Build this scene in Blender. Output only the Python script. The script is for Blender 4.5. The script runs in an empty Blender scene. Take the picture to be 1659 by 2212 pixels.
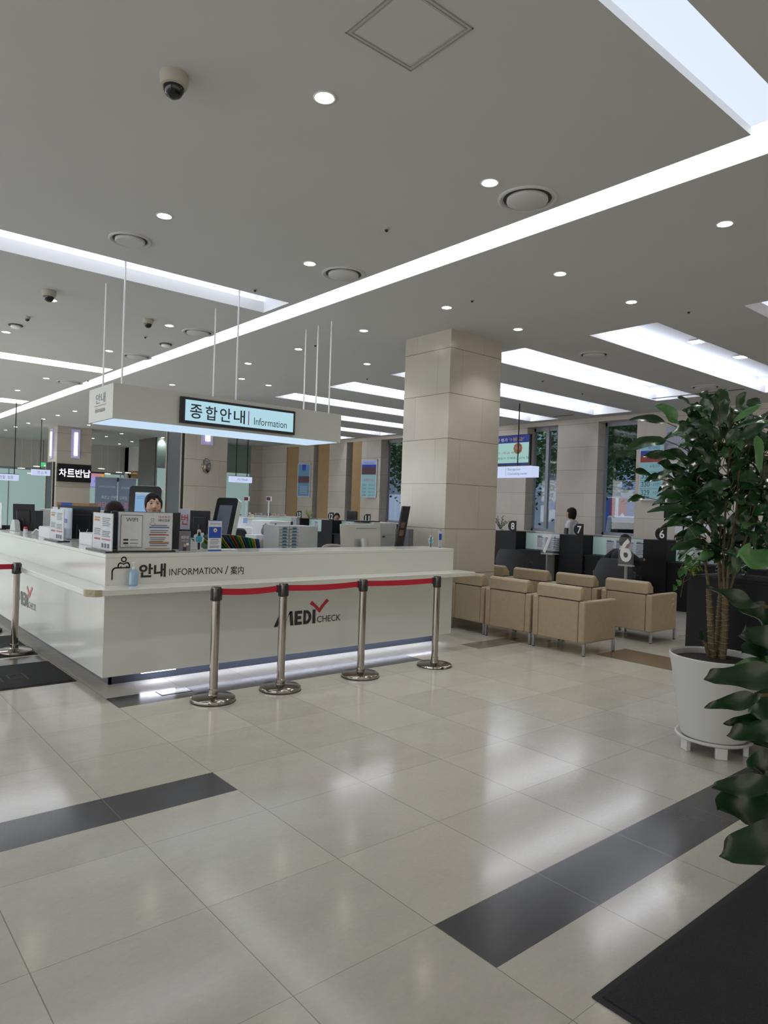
import bpy, bmesh, math, random
from mathutils import Vector, Matrix
import numpy as np
random.seed(7)
PI = math.pi
C = bpy.data.scenes[0].collection
S = bpy.context.scene
# ------------------------------------------------------------------ camera (surveyed from the floor tile grid)
YAW, PITCH, ROLL = math.radians(40.16990578), math.radians(-0.33554097), math.radians(1.95970817)
FPX = 1497.2837
CAM = Vector((0, 0, 1.5))
_f = Vector((math.cos(PITCH)*math.sin(YAW), math.cos(PITCH)*math.cos(YAW), math.sin(PITCH)))
_r0 = Vector((math.cos(YAW), -math.sin(YAW), 0)); _u0 = _r0.cross(_f)
_r = math.cos(ROLL)*_r0 + math.sin(ROLL)*_u0
_u = -math.sin(ROLL)*_r0 + math.cos(ROLL)*_u0
cd = bpy.data.cameras.new('camera'); cam = bpy.data.objects.new('camera', cd); C.objects.link(cam)
cd.sensor_fit = 'HORIZONTAL'; cd.sensor_width = 36; cd.lens = 36*FPX/1659; cd.clip_start = .05; cd.clip_end = 200
cam.matrix_world = Matrix(((_r.x, _u.x, -_f.x, 0), (_r.y, _u.y, -_f.y, 0), (_r.z, _u.z, -_f.z, 1.5), (0, 0, 0, 1)))
S.camera = cam
# ------------------------------------------------------------------ world, exposure
w = bpy.data.worlds.new('world'); S.world = w; w.use_nodes = True
w.node_tree.nodes['Background'].inputs[0].default_value = (.62, .74, .9, 1)
w.node_tree.nodes['Background'].inputs[1].default_value = 1.7
S.view_settings.view_transform = 'Standard'; S.view_settings.look = 'None'
S.view_settings.exposure = 0.08; S.view_settings.gamma = 1
LAMP = 5.6          # downlight watts
STRIP = 2.3         # emission of the long luminous ceiling strip
COVE = 2.2          # emission of the cove tubes
def area(name, loc, rot, sx, sy, e, col):
    l = bpy.data.lights.new(name, 'AREA'); l.shape = 'RECTANGLE'; l.size = sx; l.size_y = sy; l.energy = e; l.color = col
    o = bpy.data.objects.new(name, l); C.objects.link(o); o.location = loc; o.rotation_euler = rot; return o
# added fill lights, unseen behind and left of the visitor, to brighten the room
area('entrance_fill', (4, -3.9, 1.9), (PI/2, 0, PI), 18, 3.4, 365, (.95, .98, 1))
area('hall_fill', (-6.9, 25, 1.9), (PI/2, 0, -PI/2), 9, 3.4, 430, (.97, .98, 1))  # unseen fill added for the dim far bulkhead and glass
area('side_fill', (-6.9, 8, 1.9), (PI/2, 0, -PI/2), 22, 3.4, 460, (.97, .98, 1))
# ------------------------------------------------------------------ survey helpers: a sight line met with a known plane of the building
def ray(x, y): return _r*((x-829.5)/FPX) + _u*((1106-y)/FPX) + _f
def atZ(x, y, z): d = ray(x, y); return CAM + d*((z-1.5)/d.z)
def atX(x, y, v): d = ray(x, y); return CAM + d*(v/d.x)
def atY(x, y, v): d = ray(x, y); return CAM + d*(v/d.y)
def atD(x, y, dep): return CAM + ray(x, y)*dep
# ------------------------------------------------------------------ materials
def lin(c):
    if isinstance(c, str): c = tuple(int(c[i:i+2], 16)/255 for i in (0, 2, 4))
    return tuple(((v+.055)/1.055)**2.4 if v > .04045 else v/12.92 for v in c) + (1,)
TROUGH_W = 22      # watts of each recessed trough tube
MATS = {}
def mat(name, col, rough=.5, metal=0, emit=0, spec=.5, coat=0, alpha=1, trans=0, noise=0, nscale=20, bump=0, ecol=None, sub=0):
    if name in MATS: return MATS[name]
    m = bpy.data.materials.new(name); m.use_nodes = True; nt = m.node_tree; b = nt.nodes['Principled BSDF']
    b.inputs['Base Color'].default_value = lin(col); b.inputs['Roughness'].default_value = rough
    b.inputs['Metallic'].default_value = metal; b.inputs['Specular IOR Level'].default_value = spec
    b.inputs['Coat Weight'].default_value = coat; b.inputs['Coat Roughness'].default_value = .08
    b.inputs['Transmission Weight'].default_value = trans; b.inputs['Alpha'].default_value = alpha
    if emit:
        b.inputs['Emission Color'].default_value = lin(ecol or col); b.inputs['Emission Strength'].default_value = emit
    if noise or bump:
        tc = nt.nodes.new('ShaderNodeTexCoord'); n = nt.nodes.new('ShaderNodeTexNoise')
        n.inputs['Scale'].default_value = nscale; n.inputs['Detail'].default_value = 4
        nt.links.new(tc.outputs['Object'], n.inputs['Vector'])
        if noise:
            r = nt.nodes.new('ShaderNodeMapRange'); r.inputs[1].default_value = .3; r.inputs[2].default_value = .7
            r.inputs[3].default_value = 1-noise; r.inputs[4].default_value = 1+noise
            mx = nt.nodes.new('ShaderNodeVectorMath'); mx.operation = 'SCALE'; mx.inputs[0].default_value = lin(col)[:3]
            nt.links.new(n.outputs[0], r.inputs[0]); nt.links.new(r.outputs[0], mx.inputs['Scale'])
            nt.links.new(mx.outputs[0], b.inputs['Base Color'])
        if bump:
            bp = nt.nodes.new('ShaderNodeBump'); bp.inputs['Strength'].default_value = bump; bp.inputs['Distance'].default_value = .01
            nt.links.new(n.outputs[0], bp.inputs['Height']); nt.links.new(bp.outputs[0], b.inputs['Normal'])
    MATS[name] = m; return m
class N:
    """tiny node-graph helper"""
    def __init__(s, m): s.nt = m.node_tree; s.b = s.nt.nodes['Principled BSDF']
    def new(s, t, **k):
        n = s.nt.nodes.new(t)
        for a, v in k.items(): setattr(n, a, v)
        return n
    def put(s, sock, v):
        if isinstance(v, (int, float, tuple)): sock.default_value = v
        else: s.nt.links.new(v, sock)
    def m(s, op, a, b=0.0, c=0.0):
        n = s.new('ShaderNodeMath', operation=op)
        for i, v in enumerate((a, b, c)): s.put(n.inputs[i], v)
        return n.outputs[0]
    def mix(s, f, a, b):
        n = s.new('ShaderNodeMix', data_type='RGBA'); s.put(n.inputs[0], f); s.put(n.inputs[6], a); s.put(n.inputs[7], b); return n.outputs[2]
    def noise(s, scale, vec, detail=4, rough=.55):
        n = s.new('ShaderNodeTexNoise'); n.inputs['Scale'].default_value = scale; n.inputs['Detail'].default_value = detail
        n.inputs['Roughness'].default_value = rough; s.nt.links.new(vec, n.inputs['Vector']); return n.outputs[0]
def floor_mat(name, col, var, rough, groutcol):
    m = bpy.data.materials.new(name); m.use_nodes = True; n = N(m)
    g = n.new('ShaderNodeNewGeometry'); sp = n.new('ShaderNodeSeparateXYZ'); n.nt.links.new(g.outputs['Position'], sp.inputs[0])
    u = n.m('DIVIDE', n.m('SUBTRACT', sp.outputs[0], 1.787), .6); v = n.m('DIVIDE', n.m('SUBTRACT', sp.outputs[1], 1.757), .5866)
    fu, fv = n.m('FRACT', u), n.m('FRACT', v)
    du = n.m('MINIMUM', fu, n.m('SUBTRACT', 1.0, fu)); dv = n.m('MINIMUM', fv, n.m('SUBTRACT', 1.0, fv))
    gr = n.m('MAXIMUM', n.m('LESS_THAN', du, .0030), n.m('LESS_THAN', dv, .0017))
    cb = n.new('ShaderNodeCombineXYZ'); n.put(cb.inputs[0], n.m('FLOOR', u)); n.put(cb.inputs[1], n.m('FLOOR', v))
    wn = n.new('ShaderNodeTexWhiteNoise'); n.nt.links.new(cb.outputs[0], wn.inputs[0])
    # stone clouding, drawn along the slab, offset per tile
    vm = n.new('ShaderNodeVectorMath', operation='ADD'); n.nt.links.new(g.outputs['Position'], vm.inputs[0])
    vs = n.new('ShaderNodeVectorMath', operation='SCALE'); n.nt.links.new(wn.outputs['Color'], vs.inputs[0]); vs.inputs['Scale'].default_value = 9
    n.nt.links.new(vs.outputs[0], vm.inputs[1])
    st = n.new('ShaderNodeVectorMath', operation='MULTIPLY'); n.nt.links.new(vm.outputs[0], st.inputs[0]); st.inputs[1].default_value = (1, 1.8, 1)
    n1 = n.noise(2.6, st.outputs[0], 8, .68); n2 = n.noise(38, st.outputs[0], 5, .6)
    k = n.m('ADD', n.m('MULTIPLY', n.m('SUBTRACT', n1, .5), var*2.2), n.m('MULTIPLY', n.m('SUBTRACT', n2, .5), var*1.6))
    k = n.m('ADD', k, n.m('MULTIPLY', n.m('SUBTRACT', wn.outputs['Value'], .5), var*1.0))
    k = n.m('ADD', k, 1.0)
    sc = n.new('ShaderNodeVectorMath', operation='SCALE'); sc.inputs[0].default_value = lin(col)[:3]; n.put(sc.inputs['Scale'], k)
    fade = n.m('MULTIPLY', gr, .72)
    n.nt.links.new(n.mix(fade, sc.outputs[0], lin(groutcol)), n.b.inputs['Base Color'])
    n.put(n.b.inputs['Roughness'], n.m('ADD', n.m('MULTIPLY', n1, .10), rough)); n.b.inputs['Specular IOR Level'].default_value = .55
    return m
def slab_mat(name, col, period, zoff, width, uoff, rough=.32, seam='6b6257', ms=.0035, curve=0):
    m = bpy.data.materials.new(name); m.use_nodes = True; n = N(m)
    g = n.new('ShaderNodeNewGeometry'); sp = n.new('ShaderNodeSeparateXYZ'); n.nt.links.new(g.outputs['Position'], sp.inputs[0])
    row = n.m('DIVIDE', n.m('SUBTRACT', sp.outputs[2], zoff), period); fr = n.m('FRACT', row); fl = n.m('FLOOR', row)
    u = n.m('DIVIDE', n.m('ADD', n.m('ADD', sp.outputs[0], sp.outputs[1]), uoff), width)
    u = n.m('ADD', u, n.m('MULTIPLY', n.m('MODULO', fl, 2.0), .42)); fu = n.m('FRACT', u)
    dz = n.m('MINIMUM', fr, n.m('SUBTRACT', 1.0, fr)); du = n.m('MINIMUM', fu, n.m('SUBTRACT', 1.0, fu))
    hz = n.m('LESS_THAN', dz, ms/period); vt = n.m('MULTIPLY', n.m('LESS_THAN', du, ms*.6/width), .45)
    cb = n.new('ShaderNodeCombineXYZ'); n.put(cb.inputs[0], n.m('FLOOR', u)); n.put(cb.inputs[1], fl)
    wn = n.new('ShaderNodeTexWhiteNoise'); n.nt.links.new(cb.outputs[0], wn.inputs[0])
    n1 = n.noise(3, g.outputs['Position'], 6, .6); n2 = n.noise(60, g.outputs['Position'], 4, .7)
    k = n.m('ADD', n.m('MULTIPLY', n.m('SUBTRACT', n1, .5), .16), n.m('MULTIPLY', n.m('SUBTRACT', n2, .5), .14))
    k = n.m('ADD', n.m('ADD', k, 1.0), n.m('MULTIPLY', n.m('SUBTRACT', wn.outputs['Value'], .5), .10))
    sc = n.new('ShaderNodeVectorMath', operation='SCALE'); sc.inputs[0].default_value = lin(col)[:3]; n.put(sc.inputs['Scale'], k)
    n.nt.links.new(n.mix(n.m('MAXIMUM', hz, vt), sc.outputs[0], lin(seam)), n.b.inputs['Base Color'])
    n.b.inputs['Roughness'].default_value = rough; n.b.inputs['Specular IOR Level'].default_value = .5
    return m
M_FLOOR = floor_mat('polished beige stone tile', 'bcb8ae', .125, .085, '6a655c')
M_FDARK = floor_mat('charcoal stone tile', '46464a', .10, .14, '6f6e6e')
M_FBROWN = floor_mat('brown marble tile', '6f5f4b', .42, .16, '5b5045')
M_COL = slab_mat('beige stone cladding of the columns', 'b6b0a5', .577, .107, .95, .18, .22)
M_WALL = slab_mat('beige stone wall cladding', 'bdb5ab', .555, .35, 1.1, .3, .45, '7c736a')
M_CEIL = mat('ceiling paint', 'c4c5c4', .75, noise=.015, nscale=1.2)
M_TROUGH = mat('white recess paint', 'f0f2f5', .7)
M_WHITE = mat('white paint', 'd5d5d2', .5)
M_BULK = mat('bulkhead paint', 'b3b0ac', .7)
M_SOLID = mat('white solid surface', 'd0d2cc', .18, coat=.25, spec=.5)
M_BLACK = mat('black laminate', '17181b', .5, spec=.25)
M_BLKGL = mat('black gloss plastic', '0d0e11', .2, spec=.3)
M_DKPLAS = mat('dark monitor plastic', '1c1d22', .45, noise=.08, nscale=30)
M_STEEL = mat('polished steel', '9d9790', .12, 1)
M_BRUSH = mat('brushed aluminium', 'a9adb0', .32, 1)
M_RED = mat('red belt webbing', 'b3122f', .55, bump=.2, nscale=300)
M_FABRIC = mat('beige leather', 'a3937a', .5, noise=.05, nscale=18, bump=.12)
M_LET = mat('black lettering', '24262a', .4)
M_LWHITE = mat('white lettering', 'e9ebea', .4)
M_LRED = mat('red lettering', 'c02a3a', .4)
M_GLASS = mat('clear acrylic', 'e6eef0', .05, alpha=.22)
M_FROST = mat('glowing frosted green glass', 'a9bdb8', .28, spec=.5, emit=.16, ecol='a3c6c0')  # faint glow put into the glass colour of door panes and desk screens
M_FROSTW = mat('self glowing frosted glass', 'a9bdb8', .28, emit=.34, ecol='a9cbc8')  # own emission stands in for light from the rooms behind
M_FIN = mat('thin clear acrylic', 'f0f4f4', .05, alpha=.07)
M_PAPER = mat('white paper', 'cfd2d8', .6, noise=.03, nscale=40)
M_SKIN = mat('skin', 'c59a84', .5)
M_HAIR = mat('black hair', '1d1614', .6, spec=.2, bump=.3, nscale=90)
M_LEAF = mat('dark green leaf', '1f3d20', .28, noise=.35, nscale=9, spec=.6)
M_LEAF2 = mat('light green leaf', '4d7a45', .35, noise=.2, nscale=9)
M_LIME = mat('yellow green leaf', '8ea23a', .5, noise=.25, nscale=25)
M_BARK = mat('ringed brown stem', '51472f', .7, noise=.4, nscale=30, bump=.5)
M_SOIL = mat('dark soil', '26211e', .9, noise=.4, nscale=60, bump=.5)
M_WOOD = mat('tan wooden panel', 'a1855d', .45, noise=.05, nscale=4)
M_ALU = mat('window frame aluminium', '8f9298', .45, .3)
M_GREY = mat('light grey plastic', 'a9acad', .45, noise=.03, nscale=20)
M_GREYF = mat('dark grey upholstery', '3b3d42', .7, noise=.1, nscale=60)
M_BLUE = mat('blue print', '1e4aa8', .5)
M_TEAL = mat('teal print', '3f9bb0', .5)
M_GOLD = mat('brass', '8a6a34', .3, .8)
def glow(name, col, e): return mat(name, '000000', .6, emit=e, ecol=col)
# ------------------------------------------------------------------ mesh builder
class MB:
    def __init__(s): s.v = []; s.f = []; s.mi = []; s.cur = 0
    def add(s, vs, fs):
        o = len(s.v); s.v += [tuple(v) for v in vs]; s.f += [tuple(i+o for i in f) for f in fs]; s.mi += [s.cur]*len(fs); return s
    def box(s, x0, x1, y0, y1, z0, z1):
        x0, x1 = min(x0, x1), max(x0, x1); y0, y1 = min(y0, y1), max(y0, y1); z0, z1 = min(z0, z1), max(z0, z1)
        v = [(x, y, z) for z in (z0, z1) for y in (y0, y1) for x in (x0, x1)]
        return s.add(v, [(0, 2, 3, 1), (4, 5, 7, 6), (0, 1, 5, 4), (2, 6, 7, 3), (0, 4, 6, 2), (1, 3, 7, 5)])
    def obox(s, c, a, b, n):
        """box centred at c with half-axis vectors a, b, n"""
        c, a, b, n = map(Vector, (c, a, b, n))
        v = [c+i*a+j*b+k*n for k in (-1, 1) for j in (-1, 1) for i in (-1, 1)]
        return s.add(v, [(0, 2, 3, 1), (4, 5, 7, 6), (0, 1, 5, 4), (2, 6, 7, 3), (0, 4, 6, 2), (1, 3, 7, 5)])
    def prism(s, pts, o, a, b, n):
        """polygon pts (in a,b axes from o) extruded along n"""
        o, a, b, n = map(Vector, (o, a, b, n)); k = len(pts)
        lo = [o+a*p[0]+b*p[1] for p in pts]; hi = [p+n for p in lo]
        return s.add(lo+hi, [tuple(range(k))[::-1], tuple(range(k, 2*k))]+[(i, (i+1) % k, (i+1) % k+k, i+k) for i in range(k)])
    def rings(s, rs, cap=True):
        k = len(rs[0]); vs = [p for r in rs for p in r]; fs = []
        for j in range(len(rs)-1):
            for i in range(k): fs.append((j*k+i, j*k+(i+1) % k, (j+1)*k+(i+1) % k, (j+1)*k+i))
        if cap: fs.append(tuple(range(k))[::-1]); fs.append(tuple(range((len(rs)-1)*k, len(rs)*k)))
        return s.add(vs, fs)
    def tube(s, path, r, n=8, cap=True):
        path = [Vector(p) for p in path]; rr = r if isinstance(r, (list, tuple)) else [r]*len(path); rs = []; up = None
        for i, p in enumerate(path):
            t = (path[min(i+1, len(path)-1)]-path[max(i-1, 0)]).normalized()
            if up is None: up = Vector((0, 0, 1)) if abs(t.z) < .9 else Vector((1, 0, 0))
            a = t.cross(up).normalized(); up = a.cross(t).normalized()
            rs.append([p+(a*math.cos(2*PI*j/n)+up*math.sin(2*PI*j/n))*rr[i] for j in range(n)])
        return s.rings(rs, cap)
    def lathe(s, prof, c=(0, 0, 0), n=32, sx=1, sy=1, cap=True):
        return s.rings([[(c[0]+r*sx*math.cos(2*PI*j/n), c[1]+r*sy*math.sin(2*PI*j/n), c[2]+z) for j in range(n)] for r, z in prof], cap)
    def ell(s, c, r, n=16, m=10, rot=None):
        c = Vector(c); rs = []
        for i in range(m+1):
            t = PI*i/m; q = max(math.sin(t), .002)
            ring = [Vector((r[0]*q*math.cos(2*PI*j/n), r[1]*q*math.sin(2*PI*j/n), -r[2]*math.cos(t))) for j in range(n)]
            rs.append([c+(rot @ p if rot else p) for p in ring])
        return s.rings(rs)
    def capsule(s, a, b, ra, rb, n=12):
        a, b = Vector(a), Vector(b); d = (b-a); L = d.length; d = d/L if L > 1e-6 else Vector((0, 0, 1)); path = []; rr = []
        for t in (-1, -.8, -.45, 0): path.append(a+d*ra*t); rr.append(max(ra*math.sqrt(max(0, 1-t*t)), ra*.08))
        for t in (0, .45, .8, 1): path.append(b+d*rb*t); rr.append(max(rb*math.sqrt(max(0, 1-t*t)), rb*.08))
        return s.tube(path, rr, n)
    def build(s, name, m, parent=None, bev=0, seg=2, smooth=35, world=False, mods=None):
        me = bpy.data.meshes.new(name); off = Vector((0, 0, 0))
        if world and parent is not None:
            p = parent
            while p is not None: off = off+p.location; p = p.parent
        me.from_pydata([tuple(Vector(v)-off) for v in s.v], [], s.f)
        for mm in (m if isinstance(m, (list, tuple)) else [m]): me.materials.append(mm)
        if isinstance(m, (list, tuple)): me.polygons.foreach_set('material_index', s.mi)
        me.update()
        bm = bmesh.new(); bm.from_mesh(me); bmesh.ops.recalc_face_normals(bm, faces=bm.faces); bm.to_mesh(me); bm.free()
        if smooth:
            me.polygons.foreach_set('use_smooth', [True]*len(me.polygons)); me.set_sharp_from_angle(angle=math.radians(smooth))
        o = bpy.data.objects.new(name, me); C.objects.link(o)
        if parent is not None: o.parent = parent
        if bev:
            b = o.modifiers.new('bevel', 'BEVEL'); b.width = bev; b.segments = seg; b.limit_method = 'ANGLE'; b.angle_limit = math.radians(40)
        return o
def tag(o, label=None, cat=None, group=None, kind=None):
    if label: o['label'] = label
    if cat: o['category'] = cat
    if group: o['group'] = group
    if kind: o['kind'] = kind
    return o
def thing(name, label, cat, loc=(0, 0, 0), rz=0, group=None):
    o = bpy.data.objects.new(name, None); o.empty_display_size = .1; C.objects.link(o); o.location = loc; o.rotation_euler = (0, 0, rz)
    return tag(o, label, cat, group)
def dup(o, parent=None, loc=None, rz=None, label=None, group=None):
    c = o.copy(); C.objects.link(c)
    if parent is not None: c.parent = parent
    if loc is not None: c.location = loc
    if rz is not None: c.rotation_euler = (0, 0, rz)
    if label: c['label'] = label
    if group: c['group'] = group
    for ch in list(o.children): dup(ch, c)
    return c
def evalmesh(o):
    dg = bpy.context.evaluated_depsgraph_get(); dg.update(); return bpy.data.meshes.new_from_object(o.evaluated_get(dg))
def text(s, o, a, b, w, h, m, parent=None, name='lettering', depth=.002, bold=0, shear=0):
    """writing s filling a w x h box from corner o along unit axes a (reading direction) and b (up); a x b faces the reader"""
    cu = bpy.data.curves.new('t', 'FONT'); cu.body = s; cu.size = 1; cu.resolution_u = 3; cu.offset = bold; cu.shear = shear
    t = bpy.data.objects.new('t', cu); C.objects.link(t); me = evalmesh(t); bpy.data.objects.remove(t)
    co = np.empty(len(me.vertices)*3); me.vertices.foreach_get('co', co); co = co.reshape(-1, 3)
    lo, hi = co.min(0), co.max(0); a, b = Vector(a), Vector(b); n = a.cross(b); o = Vector(o); mb = MB()
    off = Vector((0, 0, 0))
    p = parent
    while p is not None: off = off+p.location; p = p.parent
    sx = w/max(hi[0]-lo[0], 1e-5); sy = h/max(hi[1]-lo[1], 1e-5)
    vs = [o+a*((c[0]-lo[0])*sx)+b*((c[1]-lo[1])*sy)+n*depth for c in co]
    mb.add(vs, [tuple(p.vertices) for p in me.polygons]); bpy.data.meshes.remove(me)
    ob = mb.build(name, m, parent, smooth=0, world=True)
    return ob
def textmb(mb, s, o, a, b, w, h, depth=.002, bold=0):
    t = text(s, o, a, b, w, h, M_LET, None, depth=depth, bold=bold)
    mb.add([v.co.copy() for v in t.data.vertices], [tuple(p.vertices) for p in t.data.polygons]); bpy.data.objects.remove(t)
XA, YA, ZA = Vector((1, 0, 0)), Vector((0, 1, 0)), Vector((0, 0, 1))
# ================================================================== THE SETTING
H = 3.8; KC = 2.3/2.25
def struct(o, label=None):
    o['kind'] = 'structure'
    if label: o['label'] = label
    return o
def gridfaces(xs, ys, fn, z, down=False):
    vs, fs, ms = [], [], []
    for i in range(len(xs)-1):
        for j in range(len(ys)-1):
            k = fn((xs[i]+xs[i+1])/2, (ys[j]+ys[j+1])/2)
            if k is None: continue
            o = len(vs); vs += [(xs[i], ys[j], z), (xs[i+1], ys[j], z), (xs[i+1], ys[j+1], z), (xs[i], ys[j+1], z)]
            fs.append((o+3, o+2, o+1, o) if down else (o, o+1, o+2, o+3)); ms.append(k)
    return vs, fs, ms
# floor: beige slabs, charcoal and brown inlaid bands
BANDS = [(1.787, 9, 1.464, 1.757, 1), (-7, 1.787, 3.224, 3.517, 1), (1.787, 4.787, 4.99, 5.277, 1), (-7, 1.75, 6.745, 7.04, 1), (5.7, 6.587, 5.06, 5.35, 3), (6.587, 7.187, -2, 4.2, 2), (-7, 1.75, 10.2, 10.5, 1)]
xs = sorted({-7, 16} | {b[0] for b in BANDS} | {b[1] for b in BANDS}); ys = sorted({-4, 33} | {b[2] for b in BANDS} | {b[3] for b in BANDS})
def fl(x, y):
    for b in BANDS:
        if b[0] < x < b[1] and b[2] < y < b[3]: return b[4]
    return 0
vs, fs, ms = gridfaces(xs, ys, fl, 0)
mb = MB(); mb.v = vs; mb.f = fs; mb.mi = ms
struct(mb.build('floor', [M_FLOOR, M_FDARK, M_FBROWN, floor_mat('grey stone tile', '827d74', .12, .10, '6a655c')], smooth=0))
# ceiling with recessed light troughs and the luminous strip
STR = [(4.294, 4.585, 1.545, 29.0), (-6.5, 4.294, 1.545, 1.81)]
TR = []    # (x0, x1, y0, y1)
for y0, y1, x1 in ((2.13, 3.25, 13.2), (4.235, 5.15, 13.2), (6.18, 7.06, 12.9), (8.16, 9.12, 13.9), (10.16, 11.0, 14.0), (12.15, 12.95, 14.1), (14.15, 14.95, 14.1), (16.2, 17.0, 14.1), (18.3, 19.1, 14.1)):
    TR.append((7.69 if y0 < 8 else 7.75, x1, y0, y1))
for y0, y1 in ((6.80, 7.37), (12.60, 13.15), (18.5, 19.3), (24.3, 25.0)): TR.append((-6.5, 4.22, y0, y1))
HOLES = STR + TR
xs = sorted({-7, 16} | {b[0] for b in HOLES} | {b[1] for b in HOLES}); ys = sorted({-4, 33} | {b[2] for b in HOLES} | {b[3] for b in HOLES})
vs, fs, ms = gridfaces(xs, ys, lambda x, y: None if any(b[0] < x < b[1] and b[2] < y < b[3] for b in HOLES) else 0, H, True)
mb = MB(); mb.v = vs; mb.f = fs; mb.mi = ms
ceil = struct(mb.build('ceiling', M_CEIL, smooth=0))
RD = .30
mb = MB()
for i, (x0, x1, y0, y1) in enumerate(TR):
    h = RD
    mb.add([(x0, y0, H), (x1, y0, H), (x1, y0, H+h), (x0, y0, H+h)], [(0, 1, 2, 3)])
    mb.add([(x0, y1, H), (x1, y1, H), (x1, y1, H+.13), (x0, y1, H+.13)], [(0, 1, 2, 3)])       # lip on the far side
    mb.add([(x0, y1, H+.13), (x1, y1, H+.13), (x1, y1+.14, H+.13), (x0, y1+.14, H+.13)], [(0, 1, 2, 3)])
    mb.add([(x0, y1+.14, H+.13), (x1, y1+.14, H+.13), (x1, y1+.14, H+h), (x0, y1+.14, H+h)], [(0, 1, 2, 3)])
    for x in (x0, x1): mb.add([(x, y0, H), (x, y1, H), (x, y1, H+h), (x, y0, H+h)], [(0, 1, 2, 3)]); mb.add([(x, y1, H+.13), (x, y1+.14, H+.13), (x, y1+.14, H+h), (x, y1, H+h)], [(0, 1, 2, 3)])
    mb.add([(x0, y0, H+h), (x1, y0, H+h), (x1, y1+.14, H+h), (x0, y1+.14, H+h)], [(0, 1, 2, 3)])
cr = mb.build('ceiling_recess', M_TROUGH, ceil, smooth=0)
mb = MB()
for x0, x1, y0, y1 in TR: mb.box(x0+.05, x1-.05, y1+.04, y1+.10, H+.135, H+.16)
mb.build('cove_tube', glow('cool cove light', 'dfe6ff', COVE*1.6), cr, smooth=0)
for i, (x0, x1, y0, y1) in enumerate(TR):
    if y0 < 2.2: continue
    area('trough_tube', ((x0+x1)/2, y1-.10, H+RD-.012), (0, 0, 0), x1-x0-.3, .10, TROUGH_W*(x1-x0)/5.5*(1 if x0 > 5 else 0.3 if y0 < 9 else 6), (.90, .93, 1))
mb = MB()
for x0, x1, y0, y1 in STR:
    for a, b in (((x0, y0), (x1, y0)), ((x1, y0), (x1, y1)), ((x1, y1), (x0, y1)), ((x0, y1), (x0, y0))):
        if a[1] == b[1] == 1.81 or (a[0] == b[0] == 4.294 and x0 > 4): # leave the two strips open to each other at the corner
            if a[0] == b[0] == 4.294: mb.add([(4.294, 1.81, H), (4.294, y1, H), (4.294, y1, H+.05), (4.294, 1.81, H+.05)], [(0, 1, 2, 3)])
            else: mb.add([(-6.5, 1.81, H), (4.294, 1.81, H), (4.294, 1.81, H+.05), (-6.5, 1.81, H+.05)], [(0, 1, 2, 3)])
        elif not (a[0] == b[0] == 4.294): mb.add([(*a, H), (*b, H), (*b, H+.05), (*a, H+.05)], [(0, 1, 2, 3)])
mb.build('strip_reveal', M_TROUGH, ceil, smooth=0)
mb = MB()
mb.add([(4.294, 1.545, H+.05), (4.585, 1.545, H+.05), (4.585, 29, H+.05), (4.294, 29, H+.05)], [(3, 2, 1, 0)])
mb.build('luminous_strip', glow('strip light diffuser', 'eefbff', STRIP), ceil, smooth=0)
mb = MB(); mb.add([(-6.5, 1.545, H+.05), (4.294, 1.545, H+.05), (4.294, 1.81, H+.05), (-6.5, 1.81, H+.05)], [(3, 2, 1, 0)])
mb.build('luminous_strip', glow('near strip light diffuser', 'e4efff', .93), ceil, smooth=0)
# window wall (right), openings at WX
WX = 14.31
OPEN = []
for l, r_ in ((1137, 1203), (1290, 1374)): OPEN.append((atX(r_, 1000, WX).y, atX(l, 1000, WX).y))
OPEN += [(16.1, atX(822, 1000, WX).y), (atX(781, 1000, WX).y, atX(748, 1000, WX).y), (atX(711, 1000, WX).y, atX(677, 1000, WX).y), (atX(645, 1000, WX).y, atX(619, 1000, WX).y)]
OPEN += [(12.45, 13.35), (14.35, 15.2)]; OPEN.sort()
ENDY = 24.7
SILL, HEAD = 1.02, 3.70
mb = MB(); y = -4
for a, b in OPEN + [(ENDY, ENDY)]:
    mb.box(WX, WX+.42, y, a, 0, H)
    if a < ENDY: mb.box(WX, WX+.42, a, b, 0, SILL); mb.box(WX, WX+.42, a, b, HEAD, H)
    y = b
struct(mb.build('wall_right', M_WALL, smooth=0))
WOODY = {3: .6, 4: .7, 5: .93}
wn = 0
M_PANE = mat('window glass', 'ffffff', .02, trans=1, spec=.5); M_PANE.node_tree.nodes['Principled BSDF'].inputs['IOR'].default_value = 1.3
for i, (a, b) in enumerate(OPEN):
    wn += 1
    fr = MB(); x = WX+.30
    fr.box(x, x+.07, a, a+.04, SILL, HEAD); fr.box(x, x+.07, b-.04, b, SILL, HEAD); fr.box(x, x+.07, a, b, HEAD-.09, HEAD); fr.box(x, x+.07, a, b, SILL, SILL+.09)
    if abs(a-atX(1203, 1000, WX).y) < .01: m_ = atX(1175, 1000, WX).y+.12; fr.box(x-.01, x+.08, m_-.04, m_+.05, SILL, HEAD)
    wf = struct(fr.build('window_%d' % wn, M_ALU, smooth=0))
    MB().box(x+.03, x+.036, a+.03, b-.03, SILL+.08, HEAD-.08).build('pane', M_PANE, wf, smooth=0)
    MB().box(WX-.03, WX+.29, a, b, SILL, SILL+.02).build('sill', M_WHITE, wf, smooth=0)
    if a > 17.5:
        k = {0: .62, 1: .72, 2: .97}[[j for j, o in enumerate([q for q in OPEN if q[0] > 17.5]) if o == (a, b)][0]]
        tag(MB().box(WX+.02, WX+.06, a, a+(b-a)*k, SILL-.3, HEAD).build('wood_panel', M_WOOD, wf, smooth=0), 'tan wooden panel')
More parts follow.
